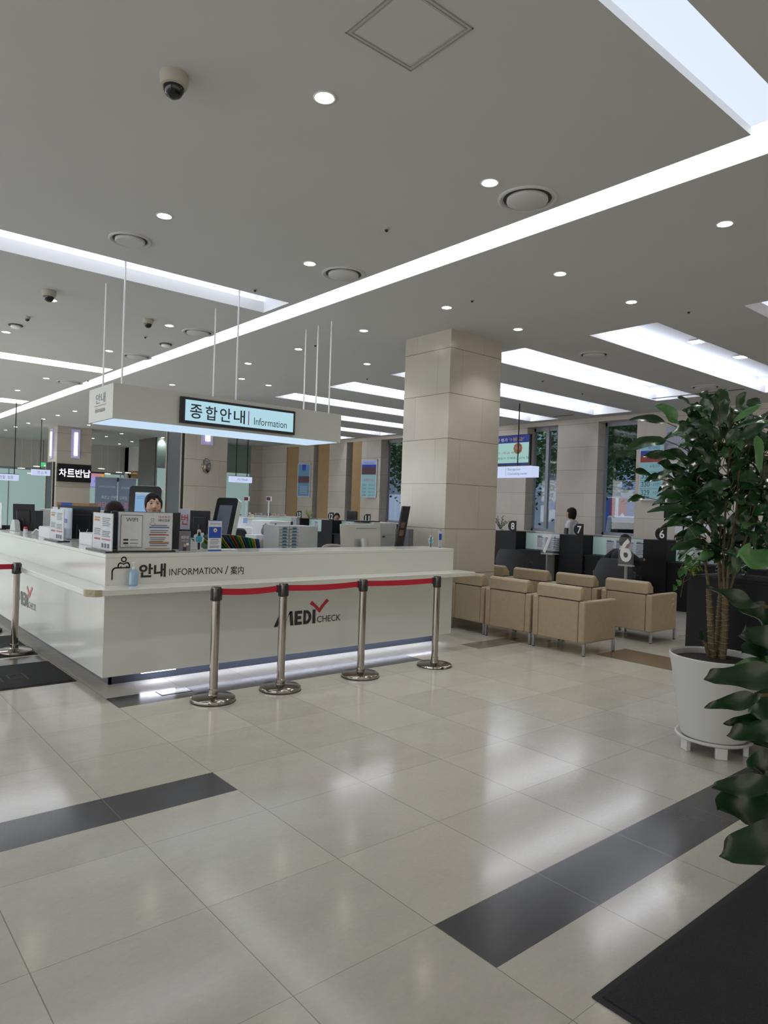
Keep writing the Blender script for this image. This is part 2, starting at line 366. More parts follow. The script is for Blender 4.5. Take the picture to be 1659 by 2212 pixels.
# end wall behind the far desks: stone return, then frosted glass with a transom
gx0, gx1 = 9.95, atY(543, 1000, ENDY).x
struct(MB().box(gx1, WX+.1, ENDY, ENDY+.2, 0, H).build('wall_far', M_WALL, smooth=0))
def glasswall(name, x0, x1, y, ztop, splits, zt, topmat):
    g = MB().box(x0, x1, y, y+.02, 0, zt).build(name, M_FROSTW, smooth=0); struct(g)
    f = MB()
    for x in splits: f.box(x-.015, x+.015, y-.02, y+.04, 0, zt)
    f.box(x0, x1, y-.03, y+.04, zt-.02, zt+.05); f.build('glass_frame', M_ALU, g, smooth=0)
    MB().box(x0, x1, y, y+.06, zt+.05, ztop).build('transom_panel', topmat, g, smooth=0)
    return g
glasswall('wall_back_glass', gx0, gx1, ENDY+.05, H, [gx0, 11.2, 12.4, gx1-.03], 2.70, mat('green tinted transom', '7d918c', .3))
# corridor wall with the brass doors, running away from the glass
CX = 11.15
struct(MB().box(CX, CX+.2, 28.0, 31.4, 2.72, H).box(CX, CX+.2, 25.2, 28.0, 0, H).box(CX, CX+.2, 30.9, 31.4, 0, H).build('wall_corridor', M_BULK, smooth=0))
struct(MB().box(9.9, 10.25, ENDY+.1, 26.4, 0, H).build('wall_pier', mat('dark grey stone pier', '5c5a58', .4), smooth=0))
d = MB(); d.box(CX-.03, CX+.08, 28.0, 28.14, 0, 2.72).box(CX-.03, CX+.08, 30.76, 30.9, 0, 2.72).box(CX-.03, CX+.08, 28, 30.9, 2.56, 2.72)
dr = struct(d.build('door_1', M_GOLD, smooth=0)); 
for a, b in ((28.14, 29.45), (29.45, 30.76)):
    q = MB().box(CX, CX+.05, a, a+.16, 0, 2.56).box(CX, CX+.05, b-.16, b, 0, 2.56).box(CX, CX+.05, a, b, 2.4, 2.56).box(CX, CX+.05, a, b, 0, .3).build('door_leaf', M_GOLD, dr, smooth=0)
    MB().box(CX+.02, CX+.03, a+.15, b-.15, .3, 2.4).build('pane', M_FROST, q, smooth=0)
    yy = b-.2 if a < 29 else a+.2
    MB().tube([(CX, yy, 1.25), (CX-.1, yy, 1.25), (CX-.1, yy, 2.05), (CX, yy, 2.05)], .02).build('handle', M_BLACK, q)
# far left hall: bulkhead over a glass front
FY = 31.4
struct(MB().box(-7, CX+.2, FY, FY+.3, 2.66, H).build('wall_bulkhead', M_BULK, smooth=0))
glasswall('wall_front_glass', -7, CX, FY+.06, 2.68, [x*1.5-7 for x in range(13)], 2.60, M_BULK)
struct(MB().box(-7.2, -7, -4, 33, 0, H).build('wall_left', M_WHITE, smooth=0))
struct(MB().box(-7, 16, -4.2, -4, 0, H).build('wall_back', slab_mat('beige stone entrance wall', 'a99f92', .6, 0, 1.2, 0), smooth=0))
struct(MB().box(-7, 16, 32.8, 33, 0, H).build('wall_front', mat('back office paint', 'b4c0ba', .6), smooth=0))
# round-the-corner stone columns
def column(x0, x1, y0, y1, label):
    c = tag(MB().box(x0, x1, y0, y1, 0, H).build('stone_column', M_COL, smooth=0), label, 'column')
    c.location = (0, 0, 0); return c
column(6.27, 7.25, 6.225, atX(877, 742, 6.27).y, 'tall beige stone column behind the right end of the information counter')
c3 = column(6.32, 7.30, 14.15, 15.13, 'stone column with a black side panel, rising behind the kiosk on the counter')
c2 = column(6.32, 7.385, 23.94, 25.0, 'distant stone column carrying the black chart return sign')
def sconce(x, y, z0, z1, label, face='y'):
    mb = MB(); 
    if face == 'y': mb.box(x-.13, x+.13, y-.05, y, z0, z1)
    else: mb.box(x-.05, x, y-.13, y+.13, z0, z1)
    s = tag(mb.build('wall_sconce', mat('translucent lamp glass', 'a9a3c4', .4, emit=.2, ecol='b0aad8'), smooth=0), label, 'wall lamp', 'tall wall lamps on the stone columns')
    mb = MB()
    if face == 'y': mb.box(x-.05, x+.05, y-.075, y-.05, z0+.08, z1-.1)
    else: mb.box(x-.075, x-.05, y-.05, y+.05, z0+.08, z1-.1)
    mb.build('lamp_tube', glow('lavender tube', 'e8e2ff', 3), s, smooth=0)
p = atY(162, 990, 23.94); sconce(p.x, 23.94, atY(162, 990, 23.94).z, 3.72, 'tall lavender wall lamp above the black chart return sign')
sconce(6.32, 24.45, 2.75, 3.72, 'narrow lavender wall lamp on the side face of the distant column', 'x')
p = atY(446, 961, 14.15); sconce(p.x, 14.15, p.z, 3.6, 'lavender wall lamp showing just below the lit hanging sign')
# dark side panels on the columns
for x, y0, y1, z1, lb in ((6.32, 14.22, 15.0, 3.72, 'tall black panel on the side of the column behind the counter'), (6.32, 24.1, 24.9, 2.63, 'tall black panel on the side of the distant column')):
    t = MB().box(x-.06, x, y0, y1, 0, z1).build('side_panel', mat('navy black panel', '23252e', .35), c3 if y0 < 20 else c2, smooth=0); t['label'] = 'black side panel'
    MB().tube([(x-.07, y1+.0, .02), (x-.07, y1, z1)], .015).tube([(x-.07, y0, .02), (x-.07, y0, z1)], .015).build('edge_trim', mat('pale stone trim', 'a39c8e', .5), t)
# fan-shaped wall emblem on column
p = atY(445, 1006, 14.15)
t = tag(MB().lathe([(.13, -.01), (.13, .0), (.1, .012), (.0, .012)], (0, 0, 0), 24, 1, 1).build('wall_alarm', M_STEEL), 'small round steel alarm bell on the stone column', 'alarm')
t.rotation_euler = (PI/2, 0, 0); t.location = (p.x, 14.135, p.z); t.scale = (.8, 1.3, 1)
# ------------------------------------------------------------------ ceiling fittings
def hz(x, y, z=H): return atZ(x, y, z)
proto = thing('ceiling_downlight', '', 'downlight')
MB().lathe([(.062, 0), (.066, -.004), (.056, -.006), (.048, .02), (.046, .03)], n=20, cap=False).build('trim_ring', M_TROUGH, proto)
M_DL = glow('warm white downlight', 'fff6e6', 26)
MB().lathe([(.0, -.003), (.047, -.003)], n=16, cap=False).build('lamp', M_DL, proto)
ld = bpy.data.lights.new('spot', 'SPOT'); ld.energy = LAMP*6; ld.spot_size = math.radians(110); ld.spot_blend = .6; ld.shadow_soft_size = .05; ld.color = (1, .98, .95)
lo = bpy.data.objects.new('lamp_light', ld); C.objects.link(lo); lo.parent = proto; lo.location = (0, 0, -.02)
DL = [(701,210,'nearest of the downlights, between the dome camera and the ceiling hatch'),(355,466,'above the flat round diffuser, left of the counter sign rods'),(669,569,'just left of the smaller ring air diffuser'),(1058,394,'just left of the largest ring air diffuser'),(1566,483,'alone right of the long light strip, nearest the right edge'),(1210,591,'below the largest ring diffuser, past the light strip'),(965,664,'between the long light strip and the stone column top'),(786,714,'left of the column, beside the sign rods'),(1119,711,'just right of the column top'),(1364,652,'above the second wide light trough'),(645,754,'beside the left one of the three sign rods'),(793,786,'further back left of the column'),(536,785,'between the sign rods over the lit screen'),(580,832,'just above the lit information screen'),(366,703,'between the far dome camera and the ring diffuser'),(13,717,'at the left edge beside the smoke detector'),(236,758,'behind the leftmost sign rod'),(112,648,'right beside the white dome camera at left'),(522,818,'above the top edge of the hanging sign'),(372,831,'over the plain part of the hanging sign'),(100,817,'above the third left trough'),(38,843,'near the left edge above the long strip'),(162,888,'first in the distant row left of the hanging sign'),(125,897,'second in the distant row left of the hanging sign'),(94,905,'third in the distant row left of the hanging sign'),(61,914,'fourth in the distant row left of the hanging sign'),(34,922,'fifth in the distant row left of the hanging sign'),(12,929,'sixth in the distant row, at the left edge'),(192,918,'under the left end of the hanging sign'),(263,937,'first in the row seen below the lit sign underside'),(230,943,'second in the row seen below the lit sign underside'),(201,947,'nearest the distant column in the row below the sign'),(352,945,'beside the black panelled column'),(316,951,'second from the black panelled column'),(285,954,'third from the black panelled column'),(258,959,'fourth from the black panelled column')]
first = True
for x, y, d in DL:
    p = hz(x, y); lb = 'round downlight, ' + d
    if first: o = proto; o.location = p; o['label'] = lb; o['group'] = 'round ceiling downlights'; first = False
    else: o = dup(proto, None, p, None, lb)
    if p.y > 26:
        for ch in list(o.children):
            if ch.type == 'LIGHT': bpy.data.objects.remove(ch)
# unseen-from-here continuation of the same lamp grid (behind and beside the viewpoint)
# square lamps in the second trough
g = None
for x, y, d in ((1504, 737, 'nearer of the two in the wide right trough'), (1600, 770, 'farther of the two in the wide right trough')):
    p = hz(x, y, H+RD-.01)
    if g is None:
        g = thing('square_downlight', 'square recessed lamp, '+d, 'downlight', p, 0, 'square lamps in the trough')
        MB().box(-.1, .1, -.1, .1, -.012, 0).build('frame', M_TROUGH, g, smooth=0); MB().box(-.08, .08, -.08, .08, -.016, -.012).build('lamp', M_DL, g, smooth=0)
    else: dup(g, None, p, None, 'square recessed lamp, '+d)
# ring diffusers
def ringdiff(lab, px, py, r, first=None):
    p = hz(px, py)
    t = thing('air_diffuser', lab, 'air diffuser', p, 0, 'round ceiling air diffusers')
    k = r/.19
    MB().lathe([(.215*k, 0), (.215*k, -.008), (.20*k, -.014), (.185*k, -.006), (.175*k, .03), (.16*k, .03)], n=40, cap=False).build('outer_ring', M_CEIL, t)
    MB().lathe([(.175*k, -.001), (.14*k, -.001)], n=40, cap=False).build('dark_gap', mat('shadow gap', '3c3b3a', .8), t)
    MB().lathe([(.15*k, 0), (.15*k, -.02), (.14*k, -.026), (0, -.026)], n=40, cap=False).build('centre_disc', M_CEIL, t)
for x, y, r, d in ((1139, 430, .19, 'largest, beside the long light strip at right'), (742, 592, .19, 'middle one, left of the long strip'), (428, 718, .19, 'left of the rods over the sign'), (296, 770, .2, 'flat, behind the leftmost rods'), (150, 826, .22, 'distant, above the third left trough'), (1283, 766, .19, 'between the right troughs'), (1524, 836, .22, 'farthest right, above the big plant'), (281, 518, .16, 'flat closed disc left of the sign rods')):
    ringdiff('round white ceiling air diffuser, '+d, x, y, r)
def dome(px, py, lab, k=1, dark=1):
    t = thing('dome_camera', lab, 'security camera', hz(px, py), 0, 'white dome security cameras')
    MB().lathe([(.066*k, 0), (.066*k, -.025*k), (.06*k, -.055*k), (.05*k, -.06*k)], n=24).build('housing', mat('ivory housing', 'a8a49a', .5), t)
    MB().lathe([(.049*k, -.055*k), (.047*k, -.075*k), (.036*k, -.095*k), (.018*k, -.108*k), (.001, -.11*k)], n=24).build('dome', mat('smoked dome', '16161c', .1), t)
dome(376, 162, 'largest white dome security camera with smoked lens at upper left', 1.15)
dome(106, 628, 'white dome security camera with a downlight glinting beside it', 1.15)
dome(320, 690, 'small white dome security camera, right of the sign rods')
dome(59, 684, 'tiny white ceiling sensor above the smoke detector at left', .55)
def smoke(px, py, lab):
    t = thing('smoke_detector', lab, 'smoke detector', hz(px, py), 0, 'smoke detectors')
    MB().lathe([(.09, 0), (.09, -.012)], n=24).build('base', mat('shadow grey plastic', '4a4947', .6), t)
    MB().lathe([(.06, -.012), (.065, -.03), (.05, -.045), (0, -.047)], n=24).build('cap', M_TROUGH, t)
smoke(34, 702, 'low round smoke detector at the left edge of the ceiling'); smoke(358, 743, 'dark based smoke detector above the long light strip')
sp0 = None
SPW = {(551, 625): 'beside the near end of the left trough', (1020, 648): 'between two downlights above the stone column', (1488, 672): 'above the wide right trough', (681, 745): 'between the sign rods', (314, 727): 'under the small dome camera', (190, 822): 'near the third left trough', (793, 817): 'left of the column by the troughs', (1172, 822): 'between the two troughs right of the column', (1258, 849): 'above the hung screen right of the column'}
for x, y in ((835, 494), (551, 625), (1020, 648), (1488, 672), (681, 745), (314, 727), (190, 822), (793, 817), (1172, 822), (1258, 849)):
    if sp0 is None:
        sp0 = thing('sprinkler_head', 'tiny dark sprinkler head in the ceiling, left of the middle downlights above the ring diffuser', 'sprinkler', hz(x, y), 0, 'ceiling sprinkler heads')
        MB().lathe([(.028, 0), (.026, -.006), (.012, -.01)], n=16).build('escutcheon', M_GREY, sp0); MB().lathe([(.012, -.008), (.014, -.02), (.006, -.028)], n=12).build('head', M_LET, sp0)
    else: dup(sp0, None, hz(x, y), None, 'tiny dark sprinkler head in the ceiling, '+SPW[(x, y)])
# access hatch
hx0, hx1, hy0, hy1 = 1.975, 2.405, 2.31, 2.755
hm = MB()
for k, t_ in ((0, .006), (.022, .003)):
    a, b, c, e = hx0+k, hx1-k, hy0+k, hy1-k
    hm.box(a, b, c, c+t_, H-.003, H).box(a, b, e-t_, e, H-.003, H).box(a, a+t_, c, e, H-.003, H).box(b-t_, b, c, e, H-.003, H)
ht = thing('ceiling_hatch', 'square access hatch outlined in the ceiling at the top', 'hatch', (2.19, 2.53, H))
hm.build('hatch_frame', mat('hatch seam grey', '8c8b84', .6), ht, smooth=0, world=True)
MB().box(hx0+.035, hx1-.035, hy0+.035, hy1-.035, H-.002, H).build('hatch_panel', M_CEIL, ht, smooth=0, world=True)
# slot diffusers by the window wall
for i, (a, b) in enumerate((((1409, 861), (1630, 847)), ((1196, 900), (1240, 896)))):
    p, q = hz(*a), hz(*b)
    tag(MB().box(p.x-.03, p.x+.03, q.y, p.y, H-.004, H).build('slot_diffuser', mat('slot grey', '4b4a4a', .7), smooth=0), ('long dark linear air slot above the big plant', 'short dark linear air slot near the far window')[i], 'air slot')
# ================================================================== INFORMATION COUNTER
RH = Vector((_r0.x, _r0.y, 0)); FH = Vector((math.sin(YAW), math.cos(YAW), 0))   # level right / forward of the visitor's view
def spot(px0, px1, pt, pb, dep, yaw=0):
    """survey: lower left corner, reading direction, width, height of an upright thing standing dep metres ahead"""
    a = Matrix.Rotation(yaw, 3, 'Z') @ RH; cx, cy = (px0+px1)/2, pb
    c = atD(cx, cy, dep); w = (px1-px0)*dep/FPX/max(a.dot(RH), .3); h = (pb-pt)*dep/FPX
    return c-a*w/2, a, w, h
def sheet(parent, o, a, b, w, h, items, name='print', off=.0015):
    """flat print: coloured blocks and writing at fractions of a w x h sheet"""
    by = {}; n = Vector(a).cross(Vector(b)); o = Vector(o)
    for it in items:
        k, x, y, ww, hh, m = it[:6]; mb = by.setdefault(m.name, (MB(), m))[0]; p = o+a*(x*w)+b*(y*h); d = off+(it[7] if len(it) > 7 else 0)
        if k == 'b': p = p+n*d; mb.add([p, p+a*(ww*w), p+a*(ww*w)+b*(hh*h), p+b*(hh*h)], [(0, 1, 2, 3)])
        else: textmb(mb, it[6], p, a, b, ww*w, hh*h, d+.001)
    for mb, m in by.values(): mb.build(name, m, parent, smooth=0, world=True)
def lines(x, y, w, n, dy, m, hh=.018):
    return [('b', x, y-i*dy, w*(1-.25*((i*7) % 3)/3), hh, m) for i in range(n)]
M_INK = mat('grey ink', '5d6068', .6); M_RINK = mat('red ink', 'a8504c', .6); M_BINK = mat('blue ink', '4c6ca0', .6); M_OINK = mat('orange ink', 'b07a3c', .6); M_PINK = mat('pink print', 'd66a86', .6)
L, R, F, T = 1.83, 5.70, 5.50, 1.065
ct = thing('information_counter', 'long white L-shaped information counter with stepped top and lit toe kick', 'counter', (L, F, 0))
FAR = 12.2
mb = MB().prism([(L, F), (R, F), (R, F+.5), (R-.03, F+.5), (R-.03, F+.03), (L+.03, F+.03), (L+.03, FAR), (L, FAR)], (0, 0, .10), XA, YA, ZA*.69)
mb.build('body_panel', M_SOLID, ct, .004, world=True, smooth=0)
mb = MB().prism([(L, F), (R, F), (R, F+.5), (R-.04, F+.5), (R-.04, F+.04), (L+.04, F+.04), (L+.04, FAR), (L, FAR)], (0, 0, .79), XA, YA, ZA*(T-.03-.79))
mb.prism([(L, F), (R, F), (R, F+.46), (L+.46, F+.46), (L+.46, FAR), (L, FAR)], (0, 0, T-.03), XA, YA, ZA*.03)
mb.prism([(L+.42, F+.42), (R-.05, F+.42), (R-.05, F+.455), (L+.455, F+.455), (L+.455, FAR), (L+.42, FAR)], (0, 0, .70), XA, YA, ZA*(T-.03-.70))
mb.build('upper_top', M_SOLID, ct, .004, world=True, smooth=0)
lm = MB(); x0, y0, x1 = 1.625, 5.235, 5.785; c_ = .05
pts = [(x0+c_, y0), (x1, y0), (x1, F+.01), (L+.01, F+.01), (L+.01, FAR), (x0, FAR), (x0, y0+c_)]
lm.prism(pts, (0, 0, .775), XA, YA, Vector((0, 0, .045)))
lm.build('ledge', M_SOLID, ct, .004, world=True, smooth=0)
MB().prism([(x0-.002, y0+c_+.05), (x0-.002, y0+c_), (x0+c_, y0-.002), (x0+c_+.05, y0-.002), (x0+c_+.03, y0+.02), (x0+.02, y0+c_+.03)], (0, 0, .772), XA, YA, Vector((0, 0, .05))).build('corner_tape', mat('yellowed tape', 'a9a184', .6, noise=.2, nscale=60), ct, world=True, smooth=0)
kb = MB().box(L+.11, R-.1, F+.16, F+.18, 0, .10).box(L+.11, L+.13, F+.16, FAR, 0, .1).box(R-.12, R-.1, F+.16, F+.5, 0, .1)
kb.build('toe_kick', mat('blue grey toe kick', '2f343f', .35), ct, world=True, smooth=0)
MB().box(L+.42, R-.15, F+.07, F+.10, .115, .13).box(L+.33, L+.62, F+.045, F+.065, .085, .099).build('toe_light', glow('cool toe light', 'e6ebff', 15), ct, world=True, smooth=0)
MB().box(L+.46, 5.4, F+.46, 6.55, .71, .75).box(L+.46, 2.75, 7.35, FAR, .71, .75).build('work_desk', mat('pale desk laminate', 'b9b9b2', .4), ct, world=True, smooth=0)
MB().box(3.5, R, 9.55, 10.0, .0, 1.0).box(3.4, R+.1, 9.5, 10.05, 1.0, 1.04).build('rear_desk', M_SOLID, ct, world=True, smooth=0)
# lettering on the riser
text('안내', (2.095, F, .872), XA, ZA, .222, .112, M_LET, ct, bold=.035)
text('INFORMATION', (2.347, F, .882), XA, ZA, .478, .056, M_LET, ct)
text('/', (2.852, F, .875), XA, ZA, .030, .072, M_LET, ct)
text('案内', (2.905, F, .868), XA, ZA, .128, .075, M_LET, ct, bold=.006)
ic = MB(); n_ = Vector((0, -.003, 0))
def stroke(mb, pts, wd, o, a, b, closed=False):
    ps = [Vector(o)+a*p[0]+b*p[1] for p in pts]; n = a.cross(b)
    if closed: ps = ps+[ps[0]]
    for i in range(len(ps)-1):
        d = (ps[i+1]-ps[i]); 
        if d.length < 1e-6: continue
        t = d.normalized(); s_ = n.cross(t)*wd/2; e = t*wd*.3
        mb.add([ps[i]-e+s_+n*.002, ps[i]-e-s_+n*.002, ps[i+1]+e-s_+n*.002, ps[i+1]+e+s_+n*.002], [(0, 1, 2, 3)])
def arc(cx, cy, r, a0, a1, n=12, ry=None): return [(cx+r*math.cos(math.radians(a0+(a1-a0)*i/n)), cy+(ry or r)*math.sin(math.radians(a0+(a1-a0)*i/n))) for i in range(n+1)]
stroke(ic, [(0, 0), (0, .06)]+arc(.03, .06, .03, 180, 90, 5)+[(.03, .09), (.135, .09)], .011, (1.883, F, .868), XA, ZA)
stroke(ic, arc(.088, .155, .018, 0, 360, 16), .009, (1.883, F, .868), XA, ZA)
stroke(ic, [(.045, .09), (.045, .105)]+arc(.07, .105, .025, 180, 110, 5)+[(.088, .118), (.106, .128)]+arc(.108, .105, .025, 70, 0, 5)+[(.133, .09)], .010, (1.883, F, .868), XA, ZA)
stroke(ic, [(.066, .09), (.066, .102)], .008, (1.883, F, .868), XA, ZA); stroke(ic, [(.112, .09), (.112, .102)], .008, (1.883, F, .868), XA, ZA)
ic.build('reception_icon', M_LET, ct, world=True, smooth=0)
def medilogo(o, a, k, par):
    """wordmark: leaning M, EDI, red tick over the I, CHECK"""
    m = MB(); o = Vector(o); b = ZA; n = a.cross(b)
    def P(q): m.add([o+a*(x*k)+b*(y*k)+n*.003 for x, y in q], [tuple(range(len(q)))])
    P([(-.01, 0), (.03, 0), (.075, .10), (.085, .135), (.055, .135)]); P([(.055, .135), (.085, .135), (.115, .055), (.12, .04), (.105, .03), (.098, .055)])
    P([(.105, .03), (.12, .04), (.16, .135), (.19, .135), (.15, .10)]); P([(.155, .135), (.19, .135), (.205, 0), (.17, 0)])
    P([(.215, 0), (.25, 0), (.25, .135), (.215, .135)]); P([(.25, .105), (.30, .105), (.30, .135), (.25, .135)]); P([(.25, .053), (.29, .053), (.29, .083), (.25, .083)]); P([(.25, 0), (.30, 0), (.30, .03), (.25, .03)])
    D = arc(.345, .0675, .062, -90, 90, 10, .0675); D2 = arc(.345, .0675, .030, -90, 90, 10, .0385)
    P([(.315, 0), (.345, 0), (.345, .135), (.315, .135)])
    for i in range(10): P([D2[i], D[i], D[i+1], D2[i+1]])
    P([(.42, 0), (.455, 0), (.455, .135), (.42, .135)])
    m.build('logo_lettering', M_LET, par, world=True, smooth=0)
    text('CHECK', o+a*(.475*k)+b*(.005*k), a, b, .285*k, .062*k, M_LET, par, 'logo_lettering', .003)
    r = MB()
    lft = [(.383, .192), (.410, .222), (.470, .172), (.497, .145), (.502, .098), (.478, .118), (.43, .165)]; rgt = [(.502, .098), (.497, .145), (.52, .172), (.582, .232), (.612, .210), (.56, .165), (.525, .125)]
    for q in (lft, rgt): r.add([o+a*(x*k)+b*(y*k)+n*.003 for x, y in q], [tuple(range(len(q)))])
    tag(r.build('logo_tick', mat('red logo tick', 'b5283c', .4), par, world=True, smooth=0), 'red tick mark')
medilogo((3.372, F, .368), XA, .99, ct)
medilogo((L, 8.27, .345), -YA, 1.02, ct)
text('안내', (L, 9.72, .88), -YA, ZA, .34, .13, M_LET, ct, bold=.03)
# ------------------------------------------------------------------ hanging sign
SY, SX0, SX1, SZ0, SZ1 = 6.98, 2.345, 5.14, 2.295, 2.645
hs = thing('hanging_sign', 'big white box sign hung on thin rods over the counter with glowing underside', 'sign', (3.74, 7.35, SZ0))
SB = 7.72
mb = MB().box(SX0, SX1, SY, SB, SZ0+.025, SZ1).box(SX0, SX1, SY, SY+.02, SZ0, SZ0+.0249).box(SX0, SX1, SB-.02, SB, SZ0, SZ0+.0249).box(SX0, SX0+.02, SY+.02, SB-.02, SZ0, SZ0+.0249).box(SX1-.02, SX1, SY+.02, SB-.02, SZ0, SZ0+.0249)
mb.build('sign_box', mat('white sign panel', 'c4c6c1', .45), hs, 0, world=True, smooth=0)
MB().box(SX0+.03, SX1-.03, SY+.03, SB-.03, SZ0-.004, SZ0+.02).build('glowing_underside', glow('pale blue light panel', 'c3dcf2', .95), hs, world=True, smooth=0)
for x in (2.46, 3.735, 5.02):
    for y in ((7.08, 7.65) if x < 5 else (7.08, 7.37, 7.65)):
        zt = H if (y > 7.37 or x > 4.3) else H+RD
        MB().tube([(x, y, SZ1-.01), (x, y, zt)], .009, 10).build('rod', M_TROUGH, hs, world=True)
text('안내', (SX0, 7.50, 2.475), -YA, ZA, .29, .105, mat('grey lettering', '5c5d60', .5), hs)
MB().box(SX0-.002, SX0, 7.17, 7.54, 2.452, 2.457).build('rule', M_RINK, hs, world=True, smooth=0)
text('Information', (SX0, 7.51, 2.385), -YA, ZA, .30, .05, mat('grey lettering', '5c5d60', .5), hs)
# lit information screen on its face
q = [atY(*c, 6.93) for c in ((391.8, 854.3), (638.7, 890.6), (636.5, 940.4), (390, 911.7))]
tx0, tx1, tz0, tz1 = 3.03, 4.437, 2.320, 2.597
tv = thing('information_screen', 'wide lit screen with black bezel reading the reception notice on the hanging sign', 'screen', ((tx0+tx1)/2, 6.95, tz0))
MB().box(tx0, tx1, 6.93, 6.98, tz0, tz1).build('bezel', mat('navy bezel', '171a24', .3), tv, .004, world=True, smooth=0)
MB().box(tx0+.045, tx1-.03, 6.925, 6.93, tz0+.03, tz1-.028).build('display', glow('pale cyan display', 'b4dcea', .88), tv, world=True, smooth=0)
M_SCR = mat('screen ink', '2b3648', .5)
for ch, x in zip('종합안내', (3.125, 3.300, 3.468, 3.635)):
    text(ch, (x, 6.925, 2.378), XA, ZA, .138, .150, M_SCR, tv, bold=.012)
MB().box(3.814, 3.824, 6.922, 6.924, 2.375, 2.530).build('rule', mat('magenta rule', 'a8289a', .5), tv, world=True, smooth=0)
text('Information', (3.888, 6.925, 2.385), XA, ZA, .43, .082, M_SCR, tv)
# ------------------------------------------------------------------ things standing on the counter
def acrylic(name, lab, o, a, w, h, items, cat='notice', base=True, group=None, col=None, d=.01, lean=0):
    o = Vector(o); a = Vector(a); n = a.cross(ZA); t = thing(name, lab, cat, o, 0, group); c = o+a*w/2+ZA*(h/2+.012)
    MB().obox(c, a*w/2, ZA*h/2, n*d*.3).build('paper', col or M_PAPER, t, world=True, smooth=0)
    MB().obox(c, a*(w/2+.004), ZA*(h/2+.004), n*d*.55).build('acrylic_sleeve', M_GLASS, t, world=True, smooth=0)
    if base: MB().obox(o+a*w/2+ZA*.006, a*(w/2+.02), n*.055, ZA*.006).build('base', M_BLKGL, t, .002, world=True)
    sheet(t, c-a*w/2-ZA*h/2, a, ZA, w, h, items, off=d*.3+.004)
    return t
NOTE = lambda m=M_RINK: [('b', .08, .86, .3, .03, M_OINK), ('b', .08, .78, .25, .05, M_OINK)]+lines(.52, .86, .4, 5, .05, M_INK)+lines(.08, .55, .35, 4, .05, M_INK)+lines(.52, .5, .4, 4, .045, M_INK)+[('b', .1, .26, .3, .05, m), ('b', .5, .27, .42, .035, m)]+[('b', .5+.15*i, .06, .08, .12, M_INK) for i in range(3)]
acrylic('notice_stand', 'portrait notice in clear stand on the counter corner, left of the wifi board', (1.93, 6.13, T), -YA, .47, .30, NOTE(), group='notice stands on the left arm')
acrylic('notice_stand', 'portrait notice in clear stand in front of the white boxes on the counter', (1.95, 7.53, T), -YA, .46, .30, NOTE(M_RINK), group='notice stands on the left arm')
acrylic('notice_stand', 'blue-white notice sheet behind the clear stand near the tilted monitor', (2.12, 8.12, T), -YA, .70, .31, [('b', .1, .8, .4, .04, M_BINK), ('b', .55, .5, .25, .14, M_BLUE)]+lines(.1, .7, .5, 6, .09, M_INK), col=mat('blue white sheet', 'b9c4d8', .6), base=False, group='notice stands on the left arm')
acrylic('notice_stand', 'grey notice sheet cut by the left edge of the picture', (1.95, 10.6, T), -YA, .85, .32, NOTE(), group='notice stands on the left arm')
# the wifi board
bo = Vector((2.005, 5.74, T)); ba = Vector((.985, -.12, 0)).normalized()
wb = acrylic('wifi_board', 'wide two-page notice board reading WIFI in clear stand on the counter', bo, ba, .437, .315, [], cat='notice')
o2 = bo+ZA*.012
items = [('b', .035, .07, .40, .86, M_INK), ('b', .043, .085, .384, .83, M_PAPER, '', .0004), ('t', .13, .76, .21, .10, M_LET, 'WIFI', .001),
  ('b', .09, .255, .09, .05, M_LET, '', .001), ('b', .09, .165, .09, .05, M_LET, '', .001), ('b', .21, .27, .15, .018, M_INK, '', .001), ('b', .21, .18, .15, .018, M_INK, '', .001), ('t', .12, .10, .22, .035, M_INK, 'Wifi Network', .001),
  ('b', .5, .04, .46, .015, M_OINK), ('t', .73, .86, .22, .065, M_RINK, '대상포진'), ('t', .73, .77, .22, .065, M_LET, '예방접종')]
for i in range(3): items.append(('b', .56, .60-i*.2, .38, .03, (M_BINK, M_RINK, M_OINK)[i], '', .0002))
items += lines(.6, .66, .3, 2, .05, M_INK)+lines(.58, .52, .34, 3, .05, M_INK)+lines(.58, .33, .3, 3, .05, M_INK)+lines(.58, .17, .36, 2, .05, M_INK)
sheet(wb, o2, ba, ZA, .437, .315, items, off=.008)
sm = MB(); stroke(sm, arc(.27, .26, .012, 0, 360, 10), .002, o2-ZA*.0, ba, ZA); stroke(sm, [(.245, .22), (.262, .24), (.28, .24), (.295, .22), (.27, .205), (.245, .22)], .002, o2, ba, ZA)
sm.v = [Vector(v)+ba.cross(ZA)*.009 for v in sm.v]; sm.build('nurse_sketch', M_INK, wb, world=True, smooth=0)
